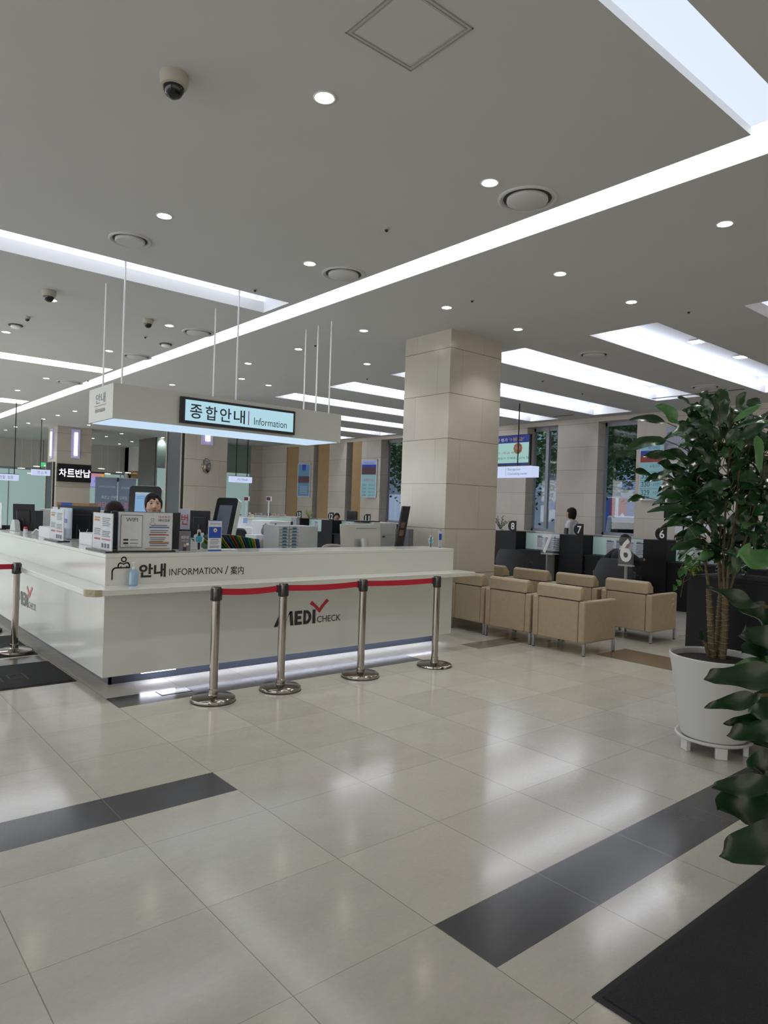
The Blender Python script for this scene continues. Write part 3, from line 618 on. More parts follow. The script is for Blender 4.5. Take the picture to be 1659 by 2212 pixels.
# desktop monitors seen from behind
def monitor(lab, o, a, w, h, m=None, zd=.75, stand=True, name='computer_monitor', tilt=0, group='computer monitors behind the counter', th=.035):
    m = m or M_DKPLAS; o = Vector(o); a = Vector(a); n = a.cross(ZA); t = thing(name, lab, 'monitor', (o+a*w/2)*1.0, 0, group)
    up = (ZA*math.cos(tilt)-n*math.sin(tilt)); c = o+a*w/2+up*h/2; nn = a.cross(up)
    MB().obox(c, a*w/2, up*h/2, nn*th*.4).build('housing', m, t, .006, world=True)
    if name != 'desktop_computer': MB().obox(c+nn*th*.55, a*w*.32, up*h*.28, nn*th*.4).build('rear_bulge', m, t, .01, world=True)
    MB().obox(c-nn*(th*.4+.002), a*(w/2-.012), up*(h/2-.014), nn*.001).build('display', mat('dim display', '2a3440', .15), t, world=True, smooth=0)
    if stand:
        b = o+a*w/2; b = Vector((b.x, b.y, zd)); MB().tube([b+ZA*.01, b+nn*.03+ZA*(c.z-zd)*.5, c+nn*th*.6], .02, 8).build('neck', m, t, world=True)
        MB().lathe([(.11, 0), (.11, .008), (.09, .014), (0, .015)], b, 24).build('foot', m, t, world=True)
    return t
monitor('black monitor back directly behind the wifi board', (2.03, 6.0, 1.06), (1, -.06, 0), .60, .335)
o, a, w_, h_ = spot(121, 216, 1093, 1172, 7.35, -.12); monitor('large black monitor back under the cardboard box, left of the women', o, a, w_, h_)
o, a, w_, h_ = spot(31, 72, 1088, 1146, 8.6, .25); monitor('slanted dark monitor at the far left of the counter', o, a, w_, h_, tilt=-.12)
o, a, w_, h_ = spot(409, 452, 1103, 1162, 8.2, .1); monitor('dark monitor back beside the red Korean card', o, a, w_, h_)
# all-in-one silver computer
t = monitor('silver all-in-one computer seen from behind on a round foot', atY(736, 1187, 6.22), (1, -.04, 0), .56, .285, mat('silver shell', 'a9aba7', .3, .3), 1.065-.3, False, 'desktop_computer', .1, th=.03)
tm = t.location
c = atY(783, 1175, 6.17); st = MB().tube([c+Vector((0, -.03, -.35)), c+Vector((0, -.05, -.05)), c+Vector((0, -.02, .06))], .045, 16); st.build('stand_arm', mat('silver shell', 'a9aba7', .3, .3), t, world=True)
MB().box(c.x-.12, c.x+.17, c.y-.035, c.y-.033, c.z+.175, c.z+.18).build('vent_slot', M_LET, t, world=True, smooth=0)
MB().lathe([(.13, 0), (.13, .01), (0, .012)], (c.x, c.y, .75), 24).build('foot', mat('silver shell', 'a9aba7', .3, .3), t, world=True)
# beige office printer behind it
p = atY(822, 1184, 6.9); t = thing('office_printer', 'off-white office printer behind the silver computer', 'printer', (p.x, 6.9, .75))
MB().box(p.x-.15, p.x+.26, 6.9, 7.35, .75, 1.31).build('printer_body', M_GREY, t, .015, world=True)
MB().box(p.x-.28, p.x+.02, 6.95, 7.3, 1.31, 1.325).build('scanner_lid', M_BLACK, t, .004, world=True)
MB().box(p.x-.02, p.x+.24, 6.893, 6.9, .80, 1.17).build('tray_door', mat('pale grey plastic', '9fa3a2', .5), t, .003, world=True)
MB().box(p.x+.02, p.x+.06, 6.885, 6.893, 1.12, 1.135).build('door_latch', M_LET, t, world=True, smooth=0)
# tall dark display panel leaning at the right end
t = thing('display_panel', 'tall black leaning menu panel with brown swatches at the counter right end', 'panel', (5.5, 6.2, 1.0))
a_ = Vector((.9, .15, 0)).normalized(); up = Vector((.20, 0, 1)).normalized(); o = atY(852, 1183, 6.1)
n_ = a_.cross(up); ph = .52; pw = .125
o.z = 1.02
MB().obox(o+a_*pw/2+up*ph/2, a_*pw/2, up*ph/2, n_*.012).build('panel_board', mat('dark screen face', '26252a', .3), t, .003, world=True)
MB().obox(o+a_*(pw+.008)+up*ph/2-n_*.01, a_*.01, up*ph/2, n_*.02).build('panel_edge', M_DKPLAS, t, world=True)
for k, m in ((.56, '5a4640'), (.38, '6b5144')): MB().obox(o+a_*pw*.45+up*ph*k+n_*.0135, a_*pw*.3, up*ph*.065, n_*.001).build('swatch', mat('swatch '+m, m, .5), t, world=True, smooth=0)
MB().box(o.x+.05, o.x+.3, 6.2, 6.5, .75, 1.03).build('plinth', M_DKPLAS, t, .004, world=True)
p = atY(881, 1185, 6.5)
tag(MB().box(p.x, p.x+.09, 6.5, 6.75, .75, 1.24).build('cable_box', mat('grey metal box', '5b5c60', .5), bev=.004), 'slim grey metal box with cables behind the leaning panel', 'box')
MB().tube([(5.62, 6.35, 1.30), (5.68, 6.4, 1.12), (5.72, 6.42, 1.045), (5.78, 6.44, 1.03)], .004, 6).tube([(5.6, 6.35, 1.2), (5.66, 6.4, 1.08), (5.7, 6.41, 1.04)], .004, 6).build('cable', M_LET, bpy.data.objects['cable_box'], world=True)
MB().box(5.3, 6.2, 6.2, 6.22, .7, .75)
# brochure holder, standees, roll-up miniatures
def mini(x0, x1, y, z0, z1, lab, thingname, cat, items, col=None, group=None):
    t = thing(thingname, lab, cat, ((x0+x1)/2, y, z0), 0, group)
    MB().box(x0, x1, y, y+.004, z0, z1).build('card', col or M_PAPER, t, world=True, smooth=0)
    MB().tube([((x0+x1)/2, y+.004, z1-.02), ((x0+x1)/2, y+.07, z0)], .003, 6).build('prop', M_GREY, t, world=True)
    sheet(t, (x0, y, z0), XA, ZA, x1-x0, z1-z0, items); return t
BAN = lambda: [('b', 0, .975, 1, .025, M_BLUE), ('b', 0, 0, 1, .04, M_BLUE), ('t', .12, .86, .76, .045, M_BINK, 'OncotiaProxeal'), ('b', .04, .42, .92, .36, M_BLUE), ('b', .2, .355, .6, .02, M_INK)]+lines(.15, .3, .7, 3, .04, M_INK, .012)+lines(.12, .15, .76, 2, .04, M_LET, .014)
def logo_disc(par, c, r):
    MB().prism([(r*math.cos(i*PI/8), r*math.sin(i*PI/8)) for i in range(16)], c, XA, ZA, (0, -.001, 0)).build('disc', M_PAPER, par, world=True, smooth=0)
    MB().prism([(0, .6*r), (.35*r, -.05*r), (.3*r, -.4*r), (0, -.6*r), (-.3*r, -.4*r), (-.35*r, -.05*r)], Vector(c)+Vector((0, -.0015, 0)), XA, ZA, (0, -.001, 0)).build('drop', M_LRED, par, world=True, smooth=0)
t = mini(2.775, 2.905, 5.69, T, T+.275, 'small blue and white banner standee at the centre of the counter top', 'mini_banner', 'banner', BAN(), group='small banners on the counter'); logo_disc(t, (2.84, 5.686, T+.185), .018)
t = mini(5.652, 5.70, 5.70, T, T+.205, 'small blue and white banner standee at the right end of the counter', 'mini_banner', 'banner', BAN(), group='small banners on the counter'); t.scale = (1, 1, 1)
t = mini(2.53, 2.635, 5.74, T, T+.175, 'grey photo leaflet card between the wifi board and blue standee', 'leaflet_card', 'leaflet', [('t', .15, .6, .7, .16, M_LWHITE, '희망이온'), ('t', .2, .46, .6, .08, M_PAPER, '가족 건강'), ('b', .35, .0, .3, .2, M_LET), ('b', .42, .2, .16, .14, M_SKIN), ('b', .62, .28, .22, .12, M_PAPER)], mat('grey violet card', '6c6a74', .5))
def standee(x, y, k, lab):
    t = thing('cutout_standee', lab, 'cutout', (x, y, T), 0, 'man shaped cutouts on the counter')
    w = lambda pts: [(px*k, pz*k) for px, pz in pts]
    MB().prism(w([(-.02, 0), (.025, 0), (.028, .07), (.055, .09), (.06, .13), (.045, .15), (.06, .17), (.05, .19), (.028, .18), (.02, .215), (0, .225), (-.02, .215), (-.022, .175), (-.05, .165), (-.06, .15), (-.05, .11), (-.045, .085), (-.024, .07)]), (x, y, T), XA, ZA, (0, .004, 0)).build('white_outline', M_PAPER, t, world=True, smooth=0)
    MB().prism(w([(-.012, .005), (.014, .005), (.016, .08), (-.014, .08)]), (x, y-.001, T), XA, ZA, (0, -.001, 0)).prism(w([(-.014, .15), (.016, .15), (.014, .195), (-.012, .195)]), (x, y-.001, T), XA, ZA, (0, -.001, 0)).build('dark_suit', M_LET, t, world=True, smooth=0)
    MB().prism([(q[0]*k, q[1]*k) for q in arc(0, .202, .012, 0, 330, 11)], (x, y-.002, T), XA, ZA, (0, -.001, 0)).build('face', M_SKIN, t, world=True, smooth=0)
    MB().prism(w([(-.035, .095), (0, .078), (.035, .095), (.038, .14), (0, .155), (-.038, .14)]), (x, y-.003, T), XA, ZA, (0, -.001, 0)).build('teal_shield', M_TEAL, t, world=True, smooth=0)
standee(2.755, 5.83, .83, 'white edged suited-man cutout holding a teal shield, between card and blue banner')
standee(5.585, 5.76, .62, 'smaller suited-man cutout with teal shield at the counter right end')
# hand sanitiser on the ledge
t = thing('sanitiser_bottle', 'clear pump bottle of pale blue hand sanitiser on the counter ledge', 'bottle', (2.03, 5.44, .82)); s0 = (2.03, 5.44, .82)
MB().lathe([(.030, 0), (.036, .006), (.036, .10), (.032, .115), (.016, .128), (.012, .132)], s0, 20, 1, .7).build('bottle', mat('blue gel', 'a6cde8', .1, trans=.3, coat=.3), t, world=True)
MB().lathe([(.014, .128), (.015, .150), (.006, .152), (.006, .175), (.018, .177), (.018, .186), (0, .188)], s0, 16).box(2.0, 2.03, 5.434, 5.446, .995, 1.004).build('pump', mat('white pump plastic', 'e4e8ea', .3, alpha=.8), t, world=True)
# small clutter on the left arm
t = thing('white_box', 'glossy white device box behind the clear notice stand', 'box', (2.05, 7.7, T), 0, 'white device boxes'); MB().box(1.98, 2.14, 7.62, 8.10, T, T+.11).build('carton', M_PAPER, t, .002, world=True); MB().box(1.985, 2.135, 7.63, 8.09, T+.11, T+.114).build('lid_edge', M_PAPER, t, world=True, smooth=0)
t = thing('white_box', 'smaller glossy white box next to the black monitor', 'box', (2.08, 6.6, T), 0, 'white device boxes'); MB().box(2.02, 2.16, 6.45, 6.82, T, T+.11).build('carton', M_PAPER, t, .002, world=True); MB().box(2.17, 2.25, 6.4, 6.6, T, T+.05).build('inner_tray', M_GREY, t, .002, world=True)
t = thing('glue_stick', 'small white tube with a red cap on the left counter arm', 'tube', (1.97, 8.62, T)); MB().lathe([(.022, 0), (.022, .055)], (1.97, 8.62, T), 14).build('tube', M_PAPER, t, world=True); MB().lathe([(.02, .055), (.018, .08), (0, .082)], (1.97, 8.62, T), 14).build('cap', M_LRED, t, world=True)
t = thing('tape_dispenser', 'grey and white tape dispenser at the far left of the counter', 'dispenser', (2.0, 9.4, T)); MB().prism([(0, 0), (.3, 0), (.24, .12), (.16, .14), (.1, .12)], (2.0, 9.55, T), -YA, ZA, (.06, 0, 0)).build('body', M_GREY, t, .006, world=True); MB().lathe([(.05, 0), (.05, .05)], (2.03, 9.9, T), 20).build('dark_roll', M_DKPLAS, t, world=True)
t = thing('glass_cup', 'small clear cup of cotton swabs next to the white boxes', 'cup', (2.12, 7.05, T)); MB().lathe([(.028, 0), (.035, .06)], (2.12, 7.05, T), 16).build('cup', M_GLASS, t, world=True); MB().tube([(2.12, 7.05, T+.01), (2.1, 7.1, T+.12)], .003, 6).tube([(2.12, 7.05, T+.01), (2.15, 7.0, T+.13)], .003, 6).build('swab', M_PAPER, t, world=True)
t = thing('cable_tangle', 'tangle of white cable and tape with a black pen on the counter', 'cable', (2.1, 8.3, T))
MB().tube([(2.02, 8.55, T+.01), (2.05, 8.5, T+.06), (2.1, 8.42, T+.03), (2.14, 8.3, T+.05), (2.1, 8.2, T+.01)], .008, 6).build('cable', M_PAPER, t, world=True); MB().tube([(2.16, 8.35, T+.01), (2.0, 8.15, T+.01)], .006, 6).build('pen', M_LET, t, world=True)
# cardboard box with blue label on top of the rear shelf
o, a, w_, h_ = spot(133, 202, 1086, 1101, 10.0, 0)
t = thing('cardboard_box', 'brown cardboard box with blue label above the black monitor', 'box', o); n_ = a.cross(ZA)
MB().obox(o+a*w_/2+ZA*h_/2, a*w_/2, n_*.15, ZA*h_/2).build('carton', mat('cardboard', '8f7558', .8), t, world=True, smooth=0)
MB().obox(o+a*w_*.3+ZA*h_*.5+n_*.151, a*w_*.16, n_*.002, ZA*h_*.5).build('blue_label', M_BLUE, t, world=True, smooth=0)
sh = MB().obox(o+a*w_/2-ZA*((o.z)/2), a*.45, n_*.2, ZA*(o.z/2)).build('filing_cabinet', M_GREY, bev=.004); tag(sh, 'low grey cabinet carrying the cardboard box inside the counter', 'cabinet')
# red syllable card
o, a, w_, h_ = spot(388, 409, 1102, 1146, 7.6, 0)
t = acrylic('number_card', 'pale card with one bold red Korean syllable behind the leaflet', o, a, w_, h_, [('t', .15, .25, .7, .5, M_LRED, '번')], cat='card', base=True, col=mat('lilac white card', 'b7bccb', .6))
MB().tube([o+a*w_/2, Vector((o.x+a.x*w_/2, o.y+a.y*w_/2, .75))], .012, 8).build('post', M_GREY, t, world=True)
# green, yellow and blue folders fanned in a pile
cols = ['1e6a3a', 'c2a22e', '2a3f86', '1e6a3a', '3f7a52', 'c2a22e', '2a3f86', '1e6a3a', 'a8343a']
fp = atY(520, 1187, 6.15); ORD = ('first', 'second', 'third', 'fourth', 'fifth', 'sixth')
for i in range(16):
    m = mat('folder '+cols[i % 9], cols[i % 9], .5); x = fp.x-.26+i*.03; z = .995+.02*math.sin(i*.3)
    an = .62+.05*i; up = Vector((-math.cos(an), 0, math.sin(an))); 
    k = .25-.005*i
    f = MB().obox(Vector((x, 6.18+.01*(i % 3), z))+up*k/2, up*k/2, YA*.11, up.cross(YA)*.0025).build('plastic_folder', m, smooth=0, bev=.002)
    nm = {'1e6a3a': 'green', 'c2a22e': 'yellow', '2a3f86': 'blue', '3f7a52': 'pale green', 'a8343a': 'red'}[cols[i % 9]]
    tag(f, '%s %s plastic folder from the left in the fanned pile on the counter' % (ORD[[c for c in [cols[q % 9] for q in range(i+1)]].count(cols[i % 9])-1], nm), 'folder', 'coloured folders fanned on the counter')
t = tag(MB().box(fp.x-.32, fp.x+.3, 6.05, 6.32, .75, .985).build('folder_tray', M_GREY, bev=.004), 'grey tray under the fanned coloured folders', 'tray')
t = tag(MB().obox(atZ(490, 1187, T+.006), XA*.09, Vector((.1, 1, 0)).normalized()*.05, ZA*.004).build('paper_pad', M_PAPER, smooth=0), 'white paper pad on the counter top by the folders', 'paper')
# grey drawer unit with blue labels
p = atY(603, 1184, 6.6); t = thing('drawer_cabinet', 'light grey desk drawer cabinet with blue labelled slim drawers', 'cabinet', (p.x, 6.6, .75))
x0 = p.x; x1 = atY(645, 1184, 6.6).x; xr = x1
dcx = atY(645, 1150, 6.6); 
a1 = Vector((1, -.0, 0)); MB().box(x0, x1, 6.62, 6.95, .75, 1.265).build('cabinet_body', M_GREY, t, .004, world=True)
e = MB().prism([(0, 0), (.0, .0)], (0, 0, 0), XA, ZA, (0, 1, 0)) if 0 else None
MB().box(x1, x1+.27, 6.62, 6.95, .75, 1.262).build('side_unit', M_GREY, t, .004, world=True)
hw = (x1-x0)/2
for j in range(2):
    for i in range(10):
        z = 1.225-i*.036; d = MB().box(x0+j*hw+.008, x0+(j+1)*hw-.006, 6.605, 6.62, z, z+.03).build('drawer', mat('pale grey plastic', '9fa3a2', .5), t, .002, world=True)
        MB().box(x0+j*hw+.04, x0+j*hw+.095, 6.602, 6.605, z+.003, z+.02).build('blue_label', mat('petrol label', '1f5a78', .5), d, world=True, smooth=0)
# white cabinet with lock behind, headphones
p = atY(582, 1160, 8.2); t = thing('white_cabinet', 'white metal cabinet with a small lock behind the headphones', 'cabinet', (p.x, 8.2, 0))
xw = atY(628, 1130, 8.2).x; zt = atY(600, 1126, 8.2).z; MB().box(p.x, xw, 8.2, 8.7, 0, zt).build('cabinet_body', M_PAPER, t, .005, world=True); lz = atY(595, 1134, 8.2)
MB().box(lz.x-.012, lz.x+.012, 8.19, 8.2, lz.z-.02, lz.z+.02).build('lock', M_LET, t, world=True, smooth=0)
zt2 = atY(570, 1155, 8.0).z
t = thing('low_cabinet', 'low white cabinet carrying the headphones', 'cabinet', (3.9, 8.0, 0)); xa, xb = atY(553, 1155, 7.9).x, atY(600, 1155, 7.9).x
MB().box(xa, xb, 7.9, 8.18, 0, zt2).build('cabinet_body', M_PAPER, t, .005, world=True); MB().box(xa+.03, xb-.03, 7.895, 7.9, .1, zt2-.05).build('door', M_PAPER, t, .003, world=True)
c = atY(580, 1146, 8.0)
t = thing('headphones', 'grey over-ear headphones on the low white cabinet', 'headphones', (c.x, 8.0, zt2)); hc = Vector((c.x, 8.03, zt2+.062))
for dx in (-.055, .05): MB().ell(hc+Vector((dx, 0, -.005)), (.025, .05, .06), rot=Matrix.Rotation(.25 if dx < 0 else -.2, 3, 'Y')).build('ear_cup', mat('grey shell plastic', '57595c', .25), t, world=True)
MB().tube([hc+Vector((-.055, .02, .05)), hc+Vector((0, .06, .075)), hc+Vector((.05, .02, .05))], .008, 8).build('headband', M_LET, t, world=True)
# desk chairs inside the counter (rounded taupe backs)
def deskchair(lab, px0, px1, pt, y, m='8c8379'):
    a_, b_ = atY(px0, 1180, y), atY(px1, 1180, y); zt = atY((px0+px1)/2, pt, y).z; cx = (a_.x+b_.x)/2; w = (b_.x-a_.x); m = mat('taupe mesh '+m, m, .6)
    t = thing('desk_chair', lab, 'chair', (cx, y, 0), 0, 'desk chairs inside the counter')
    MB().rings([[(cx+w/2*s*math.copysign(abs(math.cos(q))**.6, math.cos(q)), y+dy, zt-.2+.2*s*math.copysign(abs(math.sin(q))**.6, math.sin(q))) for q in [2*PI*j/28 for j in range(28)]] for s, dy in ((.9, -.02), (1, 0), (1, .03), (.9, .05))]).build('backrest', m, t, world=True)
    MB().ell((cx, y+.25, .48), (w/2, .24, .045), 24, 8).build('seat', m, t, world=True)
    MB().tube([(cx, y+.03, .9), (cx, y-.02, .6), (cx, y+.2, .45)], .02).tube([(cx, y+.25, .45), (cx, y+.25, .1)], .03).build('post', M_DKPLAS, t, world=True)
    for k in range(5): MB().tube([(cx, y+.25, .12), (cx+.28*math.cos(k*1.257), y+.25+.28*math.sin(k*1.257), .05)], .018).build('leg', M_DKPLAS, t, world=True); MB().ell((cx+.28*math.cos(k*1.257), y+.25+.28*math.sin(k*1.257), .028), (.03, .03, .028), 10, 6).build('castor', M_DKPLAS, t, world=True)
deskchair('taupe desk chair back between the folders and the drawer cabinet', 562, 606, 1158, 7.2)
deskchair('taupe desk chair back just left of the silver computer', 693, 745, 1175, 7.6)
deskchair('dark desk chair back behind the fanned folders', 498, 534, 1141, 8.4, '2c2d31')
# ================================================================== BARRIER POSTS
def post(x, y, lab, thin=False, tape=None, first=[None]):
    t = thing('barrier_post', lab, 'barrier post', (x, y, 0), 0, 'steel barrier posts with red belts')
    k = .7 if thin else 1
    MB().lathe([(.165, 0), (.168, .01*k), (.165, .028*k), (.15, .038*k), (.04, .045*k), (.038, .05)], n=48).build('base_disc', M_STEEL, t)
    MB().lathe([(.168, 0), (.171, .004), (.168, .008)], n=48).build('rubber_rim', M_LET, t)
    MB().lathe([(.036, .04), (.036, .085), (.0315, .09), (.0315, .78), (.0315, .80)], n=28).build('pole', M_STEEL, t)
    MB().lathe([(.034, .755), (.036, .76), (.036, .855), (.034, .862), (.02, .863), (0, .863)], n=28).build('belt_head', mat('gunmetal', '5a5753', .25, 1), t)
    c = MB()
    for a in (0, PI/2, PI, -PI/2): c.obox((.037*math.cos(a), .037*math.sin(a), .805), (.004*math.cos(a), .004*math.sin(a), 0), (-.013*math.sin(a), .013*math.cos(a), 0), (0, 0, .045))
    c.build('belt_slot', M_LET, t); return t
ps = [(2.424, 4.80), (3.015, 4.80), (3.837, 4.795), (4.703, 4.744)]
lb = ('nearest steel barrier post with red belt, at the left of the front row', 'second steel barrier post, standing before the black M of the counter wordmark', 'third steel barrier post, right of the red tick wordmark', 'last steel barrier post with thinner flat base at the counter right end')
posts = [post(x, y, lb[i], i == 3) for i, (x, y) in enumerate(ps)]
for i in range(3):
    (xa, ya), (xb, yb) = ps[i], ps[i+1]; m = MB(); a, b = Vector((xa+.036, ya, 0)), Vector((xb-.036, yb, 0)); k = 10
    z0 = [.823-(.012 if i < 2 else .008)*math.sin(PI*j/k) for j in range(k+1)]
    r1 = [a.lerp(b, j/k)+Vector((0, .0015, z0[j])) for j in range(k+1)]; 
    for j in range(k):
        p, q = r1[j], r1[j+1]; m.add([p-ZA*.024, q-ZA*.024, q+ZA*.024, p+ZA*.024, p-ZA*.024-YA*.003, q-ZA*.024-YA*.003, q+ZA*.024-YA*.003, p+ZA*.024-YA*.003], [(0, 1, 2, 3), (7, 6, 5, 4), (0, 4, 5, 1), (3, 2, 6, 7)])
    o = m.build('belt', M_RED, posts[i], world=True, smooth=0)
    MB().box(xb-.06, xb-.03, yb-.018, yb+.018, .79, .85).build('belt_clip', M_LET, posts[i], .003, world=True)
pl = post(1.597, 7.28, 'steel barrier post at the left edge holding a belt that leaves the picture')
MB().box(.2, 1.565, 7.28, 7.283, .80, .848).build('belt', M_RED, pl, world=True, smooth=0)
p2 = post(.18, 7.28, 'steel barrier post out at the left end of the left belt')
pd = atZ(2, 1363, 0)
tag(MB().lathe([(.17, 0), (.17, .03), (.15, .04), (0, .04)], (pd.x-.16, pd.y, 0), 32).build('floor_disc', M_BLACK), 'dark round base just showing at the left edge by the mats', 'base')
# ================================================================== MATS
def rug(name, lab, x0, x1, y0, y1, m, th=.008, group=None):
    t = thing(name, lab, 'mat', ((x0+x1)/2, (y0+y1)/2, 0), 0, group)
    MB().box(x0, x1, y0, y1, .0005, th*.6).build('rubber_edge', mat('black rubber', '18181a', .7), t, .002, world=True)
    MB().box(x0+.025, x1-.025, y0+.025, y1-.025, .001, th).build('pile', m, t, world=True, smooth=0); return t
M_MAT = mat('black carpet pile', '26272a', .95, noise=.35, nscale=260, bump=.9)
rug('entrance_mat', 'large black carpet mat in the near right corner of the floor', 1.915, 5.2, -.6, 1.19, M_MAT, .010)
m1 = rug('floor_mat', 'black mat with faint grey Korean letters beside the counter corner', -.3, 1.765, 5.905, 6.76, mat('black mat pile', '17181b', .9, bump=.5, nscale=200), group='black logo mats')
text('건강합니다', (.55, 6.13, .0085), XA, YA, .95, .26, mat('faded mat print', '3c3c40', .9), m1)
m2 = rug('floor_mat', 'farther black mat behind the left barrier post', -.3, 1.765, 7.1, 8.2, mat('black mat pile', '17181b', .9), group='black logo mats')
text('건강합니다', (.6, 7.4, .0085), XA, YA, .95, .3, mat('faded mat print', '3c3c40', .9), m2)
q = thing('floor_hatch', 'small rectangular service plate set in the dark floor band', 'floor plate', (2.29, 5.2, 0))
MB().box(2.163, 2.415, 5.13, 5.268, .0004, .002).build('seam', M_LET, q, world=True, smooth=0); MB().box(2.168, 2.41, 5.135, 5.263, .001, .003).build('plate', M_FLOOR, q, world=True, smooth=0)
# ================================================================== LOUNGE CHAIRS
def soft(mb, x0, x1, y0, y1, z0, z1): return mb.box(x0, x1, y0, y1, z0, z1)
ac = thing('lounge_chair', '', 'armchair', (0, 0, 0), 0, 'beige leather lounge chairs')
CW, CDp = .34, .62     # half width, depth; back at x = 0, faces +x
soft(MB(), .012, CDp-.02, -CW+.085, CW-.085, .14, .30).build('seat_base', M_FABRIC, ac, .012, 3)
soft(MB(), .12, CDp, -CW+.09, CW-.09, .30, .43).build('seat_cushion', M_FABRIC, ac, .03, 4)
soft(MB(), .004, .13, -CW+.082, CW-.082, .135, .575).build('back_panel', M_FABRIC, ac, .012, 3)
for s in (-1, 1):
    soft(MB(), 0, CDp, s*(CW-.08), s*CW, .13, .58).build('arm', M_FABRIC, ac, .022, 4)
# roll cushion along the top of the back
pr = [(.0, .585), (.0, .70)]+[(.045+.045*math.cos(t), .69+.04*math.sin(t)) for t in [math.radians(170-i*17) for i in range(10)]]+[(.135, .66), (.14, .585)]
rc = MB(); hwc = CW-.055
ringpts = lambda y, k: [(.07+(x-.07)*k, y, .65+(z-.65)*k) for x, z in pr]
rc.rings([ringpts(-hwc, .86), ringpts(-hwc+.008, .95), ringpts(-hwc+.022, 1), ringpts(hwc-.022, 1), ringpts(hwc-.008, .95), ringpts(hwc, .86)])
rc.build('headrest_cushion', M_FABRIC, ac, smooth=50)
for sx in (.015, CDp-.04):
    for s in (-1, 1):
        MB().box(sx, sx+.028, s*(CW-.012)-.014, s*(CW-.012)+.014, .008, .135).build('leg', M_BRUSH, ac, .002)
        MB().box(sx+.003, sx+.025, s*(CW-.012)-.011, s*(CW-.012)+.011, 0, .008).build('foot_cap', M_LET, ac.children[-1] if 0 else ac)
spots = [(6.345, 4.53, 'frontmost of the nearest row, its arm side fully in view'), (6.365, 5.255, 'middle chair of the nearest row with its back to the counter'), (6.385, 5.905, 'partly hidden by the counter end, far left of the nearest row'),
         (7.70, 4.52, 'right chair of the back row, scuffed white on its arm'), (7.70, 5.26, 'second from the right in the back row'), (7.70, 5.98, 'third from the right in the back row'), (7.70, 6.72, 'fourth in the back row, cushion just showing beside the stone column')]
for i, (x, y, d) in enumerate(spots):
    lb_ = 'beige armchair, '+d
    if i == 0: ac.location = (x, y, 0); ac['label'] = lb_; o = ac
    else: o = dup(ac, None, (x, y, 0), None, lb_)
    if i == 2: o.scale = (1, .82, 1)
    if i == 3:
        sc = MB()
        for a_, b_ in (((.50, .50), (.53, .515)), ((.49, .44), (.54, .452)), ((.47, .40), (.50, .43)), ((.44, .34), (.46, .40))): sc.obox((sum(q[0] for q in (a_, b_))/2, -CW-.0006, (a_[1]+b_[1])/2), ((b_[0]-a_[0])/2, 0, (b_[1]-a_[1])/2), (0, .0004, 0), (.002, 0, .004))
        tag(sc.build('scuff_mark', M_PAPER, o, smooth=0), 'white scuff scratches')
# ================================================================== CLERK DESKS ALONG THE WINDOWS
DX = 10.8
def numplate(par, n, y, z, w=.26, h=.21, x=DX-.012, m=None):
    pts = [(0, 0), (w, 0), (w, h*.98)]+[(w*.45+w*.45*math.cos(a), h*.5+h*.5*math.sin(a)) for a in [math.radians(80+i*12) for i in range(15)]]
    pts = [(w*.42, 0), (w, 0), (w, h), (w*.5, h)]+[(w*.5+w*.5*math.cos(a), h*.5+h*.5*math.sin(a)) for a in [math.radians(95+i*16) for i in range(11)]]
    MB().prism(pts, (x, y, z), -YA, ZA, (.012, 0, 0)).build('number_plate', M_BLACK, par, world=True, smooth=0)
    tw = .085 if len(n) == 1 else .16
    text(n, (x, y-w*.5+tw/2-.02, z+.035), -YA, ZA, tw, h-.075, M_LWHITE, par, 'plate_number', bold=.012)
yc = [5.64, 7.21, 8.74, 10.28, 11.82, 13.36, 14.9, 16.44]
nm = ['6', '7', '8', '9', '10', '11', '12', '13']
tops = [6.05, 7.72, 9.27, 10.8, 12.33, 13.87, 15.4, 16.95]
pwords = ['at the right beside the big plant', 'behind the standing woman in white', 'just right of the stone column', 'hidden behind the column', 'behind the column', 'behind the office printer', 'below the waving clerk', 'at the far end under the tilted screen']
for i in range(8):
    y0, y1 = yc[i], tops[i]; z1 = 1.125
    t = thing('desk_divider', 'black upright desk divider topped by plate %s, %s' % (nm[i], pwords[i]), 'divider', (DX, (y0+y1)/2, 0), 0, 'black dividers between clerk desks')
    MB().box(DX, DX+.62, y0, y1, 0, z1).build('cabinet_body', M_BLACK, t, .004, world=True, smooth=0)
    numplate(t, nm[i], y0+.20, z1, .20 if len(nm[i]) == 1 else .26)
M_DTOP = mat('desk top grey', '9fa29f', .35)
segs = [(4.1, 5.64, 5)]+[(tops[i], yc[i+1], i+6) for i in range(7)]
